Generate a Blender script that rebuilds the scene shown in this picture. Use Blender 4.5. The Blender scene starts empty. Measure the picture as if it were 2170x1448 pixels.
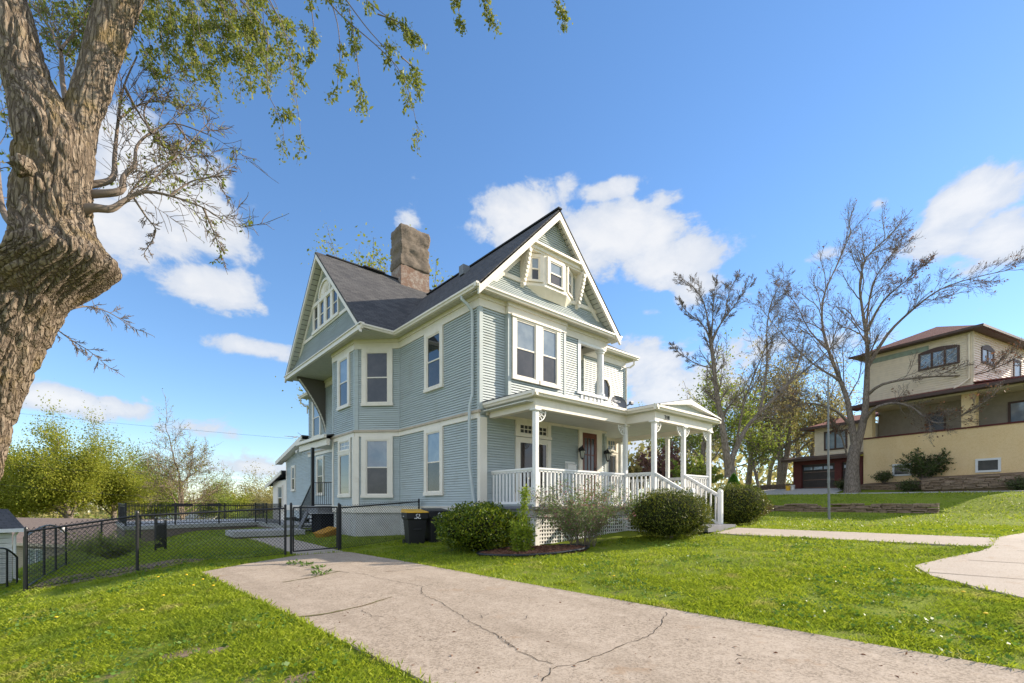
import bpy, math, random
import numpy as np
from mathutils import Vector, Matrix, noise as mnoise

random.seed(7)
rng = np.random.default_rng(7)
sc = bpy.context.scene
COL = sc.collection
R_ = math.radians

# ------------------------------------------------------------------ camera
CAM = Vector((-8.187, -10.963, 1.35))
YAW = R_(49.3)                                    # heading, measured from +X
FW = (math.cos(YAW), math.sin(YAW)); RT = (FW[1], -FW[0])
cd = bpy.data.cameras.new("camera"); cam = bpy.data.objects.new("camera", cd); COL.objects.link(cam)
cam.location = CAM; cam.rotation_euler = (R_(90), 0, YAW - R_(90))
cd.sensor_width = 36.0; cd.lens = 36.0 * 993.0 / 2170.0
cd.shift_y = (1067.0 - 724.0) / 2170.0
cd.clip_start = 0.05; cd.clip_end = 4000
sc.camera = cam

def at(x, y, d):
    """point seen at photo position x, y (2170 wide), d metres ahead of the camera"""
    u = (x - 1085.0) / 993.0; v = (1067.0 - y) / 993.0
    return Vector((CAM.x + d * (FW[0] + u * RT[0]), CAM.y + d * (FW[1] + u * RT[1]), CAM.z + d * v))

# ------------------------------------------------------------------ sun, sky, exposure
SUN_AZ = R_(-20.5); SUN_EL = R_(25.5)  # direction towards the sun
sv = Vector((math.cos(SUN_AZ) * math.cos(SUN_EL), math.sin(SUN_AZ) * math.cos(SUN_EL), math.sin(SUN_EL)))
ld = bpy.data.lights.new("sun", 'SUN'); sun = bpy.data.objects.new("sun", ld); COL.objects.link(sun)
ld.energy = 5.0; ld.angle = R_(0.5); ld.color = (1.0, 0.87, 0.70)
sun.rotation_euler = sv.to_track_quat('Z', 'Y').to_euler(); sun.location = (40, -13, 30)
sc.view_settings.view_transform = 'Standard'; sc.view_settings.look = 'None'
sc.view_settings.exposure = 0.88; sc.view_settings.gamma = 1.0
try: sc.view_settings.use_curve_mapping = False
except Exception: pass

class NT:
    """small helper for building node trees"""
    def __init__(s, tree): s.t = tree
    def n(s, typ, **kw):
        nd = s.t.nodes.new(typ)
        for k, v in kw.items(): setattr(nd, k, v)
        return nd
    def link(s, a, b): s.t.links.new(a, b)
    def put(s, sock, v):
        if isinstance(v, bpy.types.NodeSocket): s.link(v, sock)
        elif v is not None: sock.default_value = v
    def m(s, op, a, b=None, c=None, clamp=False):
        nd = s.n('ShaderNodeMath', operation=op); nd.use_clamp = clamp
        s.put(nd.inputs[0], a)
        if b is not None: s.put(nd.inputs[1], b)
        if c is not None: s.put(nd.inputs[2], c)
        return nd.outputs[0]
    def mix(s, f, a, b):
        nd = s.n('ShaderNodeMix', data_type='RGBA')
        s.put(nd.inputs[0], f); s.put(nd.inputs[6], a); s.put(nd.inputs[7], b)
        return nd.outputs[2]
    def noise(s, vec, scale, detail=4, rough=.55, dist=0.0):
        nd = s.n('ShaderNodeTexNoise'); s.put(nd.inputs['Vector'], vec)
        nd.inputs['Scale'].default_value = scale; nd.inputs['Detail'].default_value = detail
        nd.inputs['Roughness'].default_value = rough; nd.inputs['Distortion'].default_value = dist
        return nd.outputs['Fac']
    def ramp(s, f, stops):
        nd = s.n('ShaderNodeValToRGB'); s.put(nd.inputs[0], f)
        e = nd.color_ramp.elements
        while len(e) < len(stops): e.new(0.5)
        for q, (p, c) in zip(e, stops):
            q.position = p; q.color = (*c, 1) if len(c) == 3 else c
        return nd.outputs[0]
    def rng(s, f, a, b, c=0.0, d=1.0, smooth=True):
        nd = s.n('ShaderNodeMapRange'); nd.interpolation_type = 'SMOOTHSTEP' if smooth else 'LINEAR'
        s.put(nd.inputs[0], f)
        for i, v in zip((1, 2, 3, 4), (a, b, c, d)): nd.inputs[i].default_value = v
        return nd.outputs[0]

world = bpy.data.worlds.new("World"); sc.world = world; world.use_nodes = True
wt = world.node_tree; wt.nodes.clear(); W = NT(wt)
sky = W.n('ShaderNodeTexSky', sky_type='NISHITA'); sky.sun_disc = False
sky.sun_elevation = SUN_EL; sky.sun_rotation = math.pi / 2 - SUN_AZ
sky.altitude = 200; sky.air_density = 1.0; sky.dust_density = 0.05; sky.ozone_density = 4.0
tc = W.n('ShaderNodeTexCoord'); sep = W.n('ShaderNodeSeparateXYZ'); W.link(tc.outputs['Generated'], sep.inputs[0])
az = W.m('ARCTAN2', sep.outputs[1], sep.outputs[0]); el = W.m('ARCSINE', sep.outputs[2])
CLOUDS = [  # photo x, y, half width, half height, weight
 (1085,455,105,85,1.1),(1040,480,60,60,.9),(1120,520,75,60,1.0),(1075,560,60,50,.8),
 (1320,500,150,70,1.15),(1420,560,150,62,1.1),(1260,560,90,50,1.0),(1300,400,110,30,.75),(1200,400,40,45,.62),(1480,600,90,40,.9),(1350,470,110,60,1.0),
 (2070,430,180,75,1.15),(2130,480,130,70,1.1),(2020,500,130,50,.85),(1860,430,35,20,.6),(1740,545,60,18,.62),
 (360,430,150,120,1.1),(290,330,130,110,1.0),(440,480,80,70,.9),(420,350,90,70,.85),(230,470,110,80,.9),
 (450,615,95,50,1.05),(400,600,50,30,.7),(530,738,110,24,.85),(595,750,60,18,.7),(872,468,38,38,.66),
 (110,845,190,34,.85),(250,868,120,38,.85),(380,905,130,24,.6),(500,985,160,30,.7),(530,440,40,30,.6),
 (1380,770,110,62,.95),(1440,830,140,75,1.05),(1340,720,70,38,.7),(1370,665,38,26,.66),(1580,745,150,70,.6),(1400,920,160,90,.9),(1800,700,140,70,.6)]
cov = None
for (x, y, hw, hh, wgt) in CLOUDS:
    d = at(x, y, 1.0) - CAM; a0 = math.atan2(d.y, d.x); h = math.hypot(d.x, d.y); e0 = math.atan2(d.z, h)
    d1 = at(x + hw, y, 1.0) - CAM; a1 = math.atan2(d1.y, d1.x)
    d2 = at(x, y - hh, 1.0) - CAM; e1 = math.atan2(d2.z, math.hypot(d2.x, d2.y))
    p = W.m('DIVIDE', W.m('SUBTRACT', az, a0), abs(a1 - a0)); q = W.m('DIVIDE', W.m('SUBTRACT', el, e0), abs(e1 - e0))
    r = W.m('ADD', W.m('MULTIPLY', p, p), W.m('MULTIPLY', q, q))
    g = W.m('MULTIPLY', W.m('EXPONENT', W.m('MULTIPLY', r, -0.75)), wgt)
    cov = g if cov is None else W.m('MAXIMUM', cov, g)
mp = W.n('ShaderNodeMapping'); mp.inputs['Scale'].default_value = (1, 1, 1.6); W.link(tc.outputs['Generated'], mp.inputs['Vector'])
n1 = W.noise(mp.outputs[0], 7.0, 12, .60, .35); n2 = W.noise(mp.outputs[0], 20.0, 8, .6, .2)
nn = W.m('ADD', W.m('MULTIPLY', n1, .72), W.m('MULTIPLY', n2, .28))
dens = W.m('ADD', cov, W.m('MULTIPLY', W.m('SUBTRACT', nn, .5), 2.7))
# unseen broken cloud added behind and above the camera as neutral fill light
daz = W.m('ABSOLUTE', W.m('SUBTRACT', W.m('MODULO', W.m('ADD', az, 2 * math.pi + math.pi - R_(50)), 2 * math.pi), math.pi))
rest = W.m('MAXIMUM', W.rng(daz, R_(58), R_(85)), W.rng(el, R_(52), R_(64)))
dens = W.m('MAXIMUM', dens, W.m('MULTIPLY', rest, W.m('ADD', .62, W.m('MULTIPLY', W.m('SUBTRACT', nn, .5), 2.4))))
cl = W.rng(dens, .40, .70)
body = W.rng(dens, .4, 1.15)
ccol = W.mix(body, (.66, .74, .88, 1), (.98, .985, 1.0, 1))
shade = W.noise(mp.outputs[0], 9.0, 6, .6, .3)
ccol = W.mix(W.m('MULTIPLY', W.rng(shade, .45, .7), .35), ccol, (.70, .76, .86, 1))
hs = W.n('ShaderNodeHueSaturation'); hs.inputs['Saturation'].default_value = 1.19; hs.inputs['Hue'].default_value = .505; hs.inputs['Value'].default_value = 1.0
gm = W.n('ShaderNodeGamma'); gm.inputs[1].default_value = .80; sk = W.n('ShaderNodeVectorMath', operation='SCALE'); sk.inputs['Scale'].default_value = .115
W.link(sky.outputs[0], sk.inputs[0]); W.link(sk.outputs[0], gm.inputs[0]); W.link(gm.outputs[0], hs.inputs['Color'])
SKY_K = 0.98
bgs = W.n('ShaderNodeBackground'); W.link(hs.outputs[0], bgs.inputs[0]); bgs.inputs[1].default_value = SKY_K
bgc = W.n('ShaderNodeBackground'); W.link(ccol, bgc.inputs[0]); W.link(W.m('ADD', .52, W.m('MULTIPLY', rest, .34)), bgc.inputs[1])  # the added unseen cloud is brighter than the visible one, lifts the shade
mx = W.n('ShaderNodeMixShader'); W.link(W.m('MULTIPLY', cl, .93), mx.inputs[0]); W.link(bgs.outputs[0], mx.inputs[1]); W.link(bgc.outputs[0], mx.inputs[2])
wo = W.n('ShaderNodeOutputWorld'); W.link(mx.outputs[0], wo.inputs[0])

# ------------------------------------------------------------------ materials
def mat(name, base, rough=.6, spec=.4, metal=0.0):
    m = bpy.data.materials.new(name); m.use_nodes = True
    t = m.node_tree; t.nodes.clear(); N = NT(t)
    b = N.n('ShaderNodeBsdfPrincipled'); o = N.n('ShaderNodeOutputMaterial'); N.link(b.outputs[0], o.inputs[0])
    b.inputs['Base Color'].default_value = (*base, 1); b.inputs['Roughness'].default_value = rough
    b.inputs['Specular IOR Level'].default_value = spec; b.inputs['Metallic'].default_value = metal
    return m, N, b, o
def obj_co(N): return N.n('ShaderNodeTexCoord').outputs['Object']
def bump(N, b, h, strength=.3, dist=.01):
    bp = N.n('ShaderNodeBump'); bp.inputs['Strength'].default_value = strength; bp.inputs['Distance'].default_value = dist
    N.put(bp.inputs['Height'], h); N.link(bp.outputs[0], b.inputs['Normal'])
def painted(name, base, rough=.5, var=.10, dirt=None, dscale=1.3, spec=.35):
    m, N, b, o = mat(name, base, rough, spec); co = obj_co(N)
    f = N.noise(co, 3.0, 5, .6); f2 = N.noise(co, 40.0, 3, .6)
    dk = tuple(c * (1 - var * 2) for c in base)
    c = N.mix(N.rng(f, .35, .75), (*base, 1), (*dk, 1))
    c = N.mix(N.m('MULTIPLY', N.rng(f2, .55, .75), .25), c, (*dk, 1))
    if dirt: c = N.mix(N.m('MULTIPLY', N.rng(N.noise(co, dscale, 6, .7), .52, .75), .45), c, (*dirt, 1))
    N.link(c, b.inputs['Base Color']); bump(N, b, f2, .15, .003)
    return m
def speckle(name, a, bcol, ccol, s1=60, s2=6, rough=.85, bs=.4, pits=None):
    m, N, b, o = mat(name, a, rough, .25); co = obj_co(N)
    f = N.noise(co, s1, 4, .7); g = N.noise(co, s2, 5, .65); h = N.noise(co, .8, 4, .6)
    c = N.mix(N.rng(f, .40, .66), (*a, 1), (*bcol, 1)); c = N.mix(N.m('MULTIPLY', N.rng(g, .45, .75), .6), c, (*ccol, 1))
    c = N.mix(N.m('MULTIPLY', N.rng(h, .4, .7), .35), c, (*ccol, 1))
    if pits:
        v = N.n('ShaderNodeTexVoronoi'); N.link(co, v.inputs['Vector']); v.inputs['Scale'].default_value = 38; v.inputs['Randomness'].default_value = 1
        c = N.mix(N.m('MULTIPLY', N.rng(v.outputs['Distance'], .30, .16), N.rng(N.noise(co, 9, 3, .6), .42, .60)), c, (*pits, 1))
        mp = N.n('ShaderNodeMapping'); N.link(co, mp.inputs['Vector']); mp.inputs['Scale'].default_value = (1.1, .10, 1)
        c = N.mix(N.m('MULTIPLY', N.rng(N.noise(mp.outputs[0], 1.6, 4, .6), .50, .72), .38), c, (bcol[0] * 1.15, bcol[1] * 1.15, bcol[2] * 1.15, 1))
        c = N.mix(N.m('MULTIPLY', N.rng(N.noise(co, 1.3, 6, .75), .58, .70), .5), c, (.30, .20, .12, 1))
    N.link(c, b.inputs['Base Color']); bump(N, b, f, bs, .006)
    return m
def leafy(name, stops, rough=.55, trans=.35, spec=.25, patch=None):
    """leaf colour differs leaf by leaf (random per island); light passes through"""
    m = bpy.data.materials.new(name); m.use_nodes = True
    t = m.node_tree; t.nodes.clear(); N = NT(t)
    g = N.n('ShaderNodeNewGeometry'); co = obj_co(N)
    f = N.m('ADD', N.m('MULTIPLY', g.outputs['Random Per Island'], .6), N.m('MULTIPLY', N.noise(co, 1.1, 3, .6), .4))
    c = N.ramp(f, stops)
    if patch:
        c = N.mix(N.m('MULTIPLY', N.rng(N.noise(co, .55, 5, .65), .50, .68), .75), c, (*patch[0], 1)); c = N.mix(N.m('MULTIPLY', N.rng(N.noise(co, 1.9, 4, .6), .56, .72), .7), c, (*patch[1], 1))
    b = N.n('ShaderNodeBsdfPrincipled'); N.link(c, b.inputs['Base Color']); b.inputs['Roughness'].default_value = rough
    b.inputs['Specular IOR Level'].default_value = spec
    tr = N.n('ShaderNodeBsdfTranslucent'); N.link(c, tr.inputs[0])
    mx = N.n('ShaderNodeMixShader'); mx.inputs[0].default_value = trans
    N.link(b.outputs[0], mx.inputs[1]); N.link(tr.outputs[0], mx.inputs[2])
    o = N.n('ShaderNodeOutputMaterial'); N.link(mx.outputs[0], o.inputs[0])
    return m
def shingles(name, a, bcol, row=.14, wid=.30):
    m, N, b, o = mat(name, a, .9, .2); uv = N.n('ShaderNodeUVMap').outputs[0]
    br = N.n('ShaderNodeTexBrick'); N.link(uv, br.inputs['Vector']); br.inputs['Scale'].default_value = 1.0
    br.inputs['Brick Width'].default_value = wid; br.inputs['Row Height'].default_value = row
    br.inputs['Mortar Size'].default_value = .008; br.inputs['Color1'].default_value = (*a, 1); br.inputs['Color2'].default_value = (*bcol, 1)
    br.inputs['Mortar'].default_value = tuple(c * .35 for c in a) + (1,); br.offset = .5
    n = N.noise(uv, 2.2, 4, .6); n2 = N.noise(uv, 70, 2, .6)
    c = N.mix(N.m('MULTIPLY', N.rng(n, .4, .7), .35), br.outputs[0], (*bcol, 1))
    c = N.mix(N.m('MULTIPLY', n2, .3), c, tuple(x * .6 for x in a) + (1,))
    N.link(c, b.inputs['Base Color'])
    sx = N.n('ShaderNodeSeparateXYZ'); N.link(uv, sx.inputs[0])
    saw = N.m('FRACT', N.m('DIVIDE', sx.outputs[1], row))
    bump(N, b, N.m('SUBTRACT', N.m('SUBTRACT', 1.0, saw), N.m('MULTIPLY', br.outputs['Fac'], .8)), .8, .012)
    return m
def glass(name, base, rough=.03, spec=.9, var=None):
    m, N, b, o = mat(name, base, rough, spec); co = obj_co(N)
    if var: N.link(N.mix(N.rng(N.noise(co, 2.2, 4, .6), .35, .7), (*base, 1), (*var, 1)), b.inputs['Base Color'])
    bump(N, b, N.noise(co, 1.7, 2, .5), .05, .02)
    return m
def barkm(name, dark, light, moss=None, sx=9, sz=1.6, bs=1.0):
    m, N, b, o = mat(name, light, .95, .15); co = obj_co(N)
    mp = N.n('ShaderNodeMapping'); N.link(co, mp.inputs['Vector']); mp.inputs['Scale'].default_value = (sx, sx, sz)
    v = N.n('ShaderNodeTexVoronoi', feature='DISTANCE_TO_EDGE'); v.inputs['Scale'].default_value = 1.5
    wv = N.n('ShaderNodeVectorMath', operation='ADD'); N.link(mp.outputs[0], wv.inputs[0])
    nz = N.n('ShaderNodeTexNoise'); N.link(mp.outputs[0], nz.inputs['Vector']); nz.inputs['Scale'].default_value = 1.4; nz.inputs['Detail'].default_value = 5
    sc_ = N.n('ShaderNodeVectorMath', operation='SCALE'); N.link(nz.outputs['Color'], sc_.inputs[0]); sc_.inputs['Scale'].default_value = .9; N.link(sc_.outputs[0], wv.inputs[1]); N.link(wv.outputs[0], v.inputs['Vector'])
    e = N.rng(v.outputs['Distance'], .0, .22); f = N.noise(mp.outputs[0], 5, 5, .7)
    c = N.mix(N.m('MULTIPLY', e, N.m('ADD', .55, N.m('MULTIPLY', f, .8)), clamp=True), (*dark, 1), (*light, 1))
    if moss: c = N.mix(N.m('MULTIPLY', N.rng(N.noise(co, 2.6, 6, .7), .50, .70), .55), c, (*moss, 1))
    N.link(c, b.inputs['Base Color']); bump(N, b, N.m('ADD', e, N.m('MULTIPLY', f, .5)), bs, .03)
    return m

def clap(name, base):
    m, N, b, o = mat(name, base, .5, .35); co = obj_co(N); g = N.n('ShaderNodeNewGeometry')
    mp = N.n('ShaderNodeMapping'); N.link(co, mp.inputs['Vector']); mp.inputs['Scale'].default_value = (.8, .8, 12)
    f = N.noise(mp.outputs[0], 1.0, 3, .6); f2 = N.noise(co, 1.4, 6, .7); f3 = N.noise(co, 30, 3, .6)
    dk = tuple(c * .84 for c in base); lt = tuple(min(1, c * 1.05) for c in base); dirt = (base[0] * .80, base[1] * .74, base[2] * .66)
    c = N.mix(g.outputs['Random Per Island'], (*lt, 1), (*base, 1)); c = N.mix(N.m('MULTIPLY', N.rng(f, .42, .72), .8), c, (*dk, 1))
    c = N.mix(N.m('MULTIPLY', N.rng(f2, .50, .75), .55), c, (*dirt, 1)); c = N.mix(N.m('MULTIPLY', N.rng(f3, .6, .75), .25), c, (*dk, 1))
    N.link(c, b.inputs['Base Color']); bump(N, b, f3, .15, .003); return m
M = {}
M['siding'] = clap('blue_grey_siding', (.42, .47, .465))
M['siding_gable'] = clap('grey_green_gable_siding', (.405, .455, .445))
M['trim'] = painted('cream_white_trim', (.80, .74, .64), .45, .03, (.55, .48, .37), 1.6)
M['white'] = painted('white_painted_wood', (.82, .81, .78), .4, .03, (.55, .52, .46), 2.2)
M['soffit'] = painted('soffit_boards', (.60, .60, .54), .6, .05)
M['tan'] = painted('tan_weathered_trim', (.50, .42, .32), .6, .12)
M['found'] = painted('grey_painted_foundation', (.52, .51, .475), .8, .10, (.40, .32, .25), .9)
M['roof'] = shingles('dark_grey_shingles', (.062, .062, .066), (.108, .106, .106))
M['roofred'] = shingles('red_brown_shingles', (.22, .07, .055), (.27, .10, .08))
M['rooftan'] = shingles('tan_shingles', (.22, .165, .135), (.27, .21, .17))
M['ridge'] = painted('ridge_cap', (.035, .036, .042), .9, .1)
M['stone'] = speckle('weathered_stone', (.18, .145, .115), (.08, .066, .052), (.26, .215, .17), 14, 3.5, .95, 1.0)
M['brickstain'] = speckle('rust_stained_masonry', (.22, .15, .115), (.36, .32, .28), (.19, .085, .045), 6, 1.8, .9, .5)
M['glass_up'] = glass('glass_with_sky_tint', (.16, .21, .27), .04, .9, (.24, .29, .34))  # reflected sky painted into the base colour as a pale blue-grey
M['glass_low'] = glass('glass_behind_screen', (.025, .027, .030), .18, .7, (.05, .048, .05))
M['glass_clear'] = glass('clear_dark_glass', (.018, .022, .024), .02, 1.0)
M['glass_front'] = glass('dark_front_glass', (.03, .016, .012), .05, .7, (.006, .006, .006))
M['doorwood'] = painted('red_brown_door_wood', (.16, .045, .022), .35, .18)
M['deck'] = painted('grey_deck_paint', (.20, .20, .215), .55, .1)
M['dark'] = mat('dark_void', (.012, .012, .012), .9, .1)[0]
M['black'] = painted('black_metal', (.012, .012, .014), .4, .1, spec=.5)
M['binblack'] = painted('black_plastic', (.016, .016, .019), .42, .1, (.035, .033, .03), 3, spec=.5)
M['yellow'] = painted('yellow_plastic', (.72, .40, .012), .4, .08, (.4, .25, .02), 4, spec=.5)
M['oldyellow'] = painted('faded_yellow_plastic', (.50, .25, .02), .55, .2, (.2, .11, .02), 3)
M['galv'] = painted('grey_galvanised_metal', (.20, .21, .22), .45, .12)
M['dish'] = painted('grey_dish_paint', (.20, .20, .21), .35, .05)
M['lamp_glass'] = glass('lantern_glass', (.55, .55, .50), .1, .8)
M['letter'] = mat('white_lettering', (.8, .8, .8), .5)[0]
M['blackletter'] = mat('black_numerals', (.01, .01, .01), .5)[0]
M['drive'] = speckle('worn_driveway_concrete', (.385, .315, .245), (.19, .15, .11), (.45, .375, .30), 42, 5, .9, .6, (.14, .11, .085))
M['walk'] = speckle('sidewalk_concrete', (.44, .37, .30), (.33, .275, .22), (.48, .415, .345), 55, 3, .9, .3, (.22, .18, .14))
M['conc'] = speckle('grey_concrete', (.40, .39, .37), (.30, .29, .27), (.46, .45, .43), 40, 3, .9, .3)
M['concbrown'] = speckle('stained_retaining_concrete', (.20, .155, .125), (.14, .11, .09), (.26, .21, .17), 20, 2, .95, .5)
M['crack'] = mat('crack_dirt', (.045, .038, .030), .95, .1)[0]
M['crackgrass'] = speckle('crack_with_debris', (.13, .095, .05), (.10, .13, .03), (.16, .08, .04), 30, 8, .95, .8)
M['mulch'] = speckle('red_brown_mulch', (.16, .07, .045), (.24, .13, .08), (.09, .045, .03), 28, 9, .95, 1.0)
M['soil'] = speckle('dry_soil', (.17, .115, .075), (.24, .18, .12), (.11, .075, .05), 25, 5, .95, .8)
M['bark'] = barkm('furrowed_bark', (.15, .115, .085), (.28, .225, .17), (.25, .18, .06), 16, 2.4, .9)
M['bark2'] = barkm('brown_bark', (.15, .12, .095), (.30, .245, .20), None, 10, 1.6, .5)
M['barkpale'] = barkm('pale_bark', (.15, .11, .08), (.36, .29, .21), None, 8, 2.0, .5)
M['twig'] = mat('twig_bark', (.20, .16, .13), .9, .15)[0]
M['ystucco'] = speckle('yellow_stucco', (.78, .57, .31), (.68, .48, .24), (.80, .61, .36), 22, 1.5, .9, .5)
M['ycream'] = painted('cream_siding', (.78, .66, .50), .6, .05)
M['ypink'] = painted('pale_siding', (.78, .67, .57), .6, .05)
M['brown'] = painted('dark_brown_trim', (.085, .050, .040), .5, .1)
M['garage_red'] = painted('dark_red_boards', (.105, .024, .020), .7, .1)
M['garage_door'] = painted('dark_brown_garage_door', (.045, .036, .034), .5, .1)
M['teal'] = painted('faded_teal_band', (.30, .36, .29), .7, .1)
M['beige'] = painted('beige_porch_wall', (.34, .29, .225), .8, .08)
M['sandstone'] = speckle('dry_stacked_stone', (.27, .19, .13), (.16, .115, .085), (.36, .27, .19), 12, 2.5, .95, .8)
M['brickwall'] = speckle('brown_block', (.16, .11, .085), (.11, .075, .06), (.20, .15, .12), 18, 4, .95, .6)
M['plasticw'] = painted('white_plastic', (.7, .7, .68), .5, .05)
M['tanwall'] = painted('tan_siding', (.36, .30, .22), .7, .08)
M['blade'] = leafy('grass_blades', [(0, (.11, .15, .012)), (.30, (.21, .28, .018)), (.65, (.33, .40, .026)), (.90, (.44, .46, .05)), (1, (.50, .42, .18))], .5, .45, .25, ((.12, .20, .022), (.42, .37, .13)))
M['weed'] = leafy('weed_leaves', [(0, (.06, .13, .02)), (1, (.15, .26, .035))], .5, .35)
M['leaf_yew'] = leafy('yew_needles', [(0, (.025, .042, .010)), (.40, (.075, .105, .014)), (.70, (.21, .215, .022)), (1, (.38, .33, .035))], .5, .2)
M['leaf_yewbrown'] = leafy('yew_browned', [(0, (.09, .04, .02)), (1, (.20, .09, .035))], .7, .2)
M['leaf_euon'] = leafy('bright_shrub_leaves', [(0, (.025, .055, .008)), (.4, (.075, .13, .010)), (.7, (.22, .26, .012)), (1, (.36, .36, .02))], .4, .3, .4)
M['leaf_bright'] = leafy('spring_shrub_leaves', [(0, (.10, .18, .02)), (.6, (.26, .34, .03)), (1, (.42, .42, .04))], .5, .4)
M['leaf_pink'] = leafy('flowering_shrub_leaves', [(0, (.06, .12, .03)), (.5, (.17, .24, .07)), (.64, (.26, .28, .13)), (.72, (.30, .13, .14)), (1, (.42, .20, .20))], .6, .35)
M['leaf_cone'] = leafy('dwarf_spruce_needles', [(0, (.03, .09, .01)), (.6, (.08, .20, .02)), (1, (.16, .30, .03))], .6, .25)
M['leaf_maple'] = leafy('young_maple_leaves', [(0, (.10, .13, .025)), (.45, (.19, .23, .04)), (.75, (.27, .28, .05)), (1, (.36, .25, .06))], .5, .5)
M['leaf_yg'] = leafy('yellow_green_tree_leaves', [(0, (.13, .165, .020)), (.5, (.27, .295, .032)), (1, (.42, .40, .055))], .6, .48)
M['leaf_g'] = leafy('fresh_green_tree_leaves', [(0, (.11, .16, .025)), (.5, (.22, .28, .045)), (1, (.36, .38, .07))], .6, .5)
M['leaf_tan'] = leafy('budding_tree_leaves', [(0, (.20, .18, .06)), (.5, (.34, .30, .11)), (1, (.46, .39, .17))], .7, .5)
M['leaf_seed'] = leafy('dry_seed_clusters', [(0, (.13, .06, .035)), (1, (.26, .13, .07))], .8, .3)
M['leaf_red'] = leafy('reddish_shrub_leaves', [(0, (.10, .045, .045)), (.5, (.22, .10, .09)), (1, (.30, .19, .12))], .7, .3)
M['leaf_dark'] = leafy('dark_shrub_leaves', [(0, (.03, .05, .015)), (.6, (.08, .11, .03)), (1, (.16, .17, .05))], .6, .3)
M['dand'] = mat('dandelion_yellow', (.75, .5, .02), .7)[0]
M['core'] = mat('shrub_dark_core', (.022, .024, .012), .95, .05)[0]  # for the solid dark cores inside the shrubs
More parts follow.
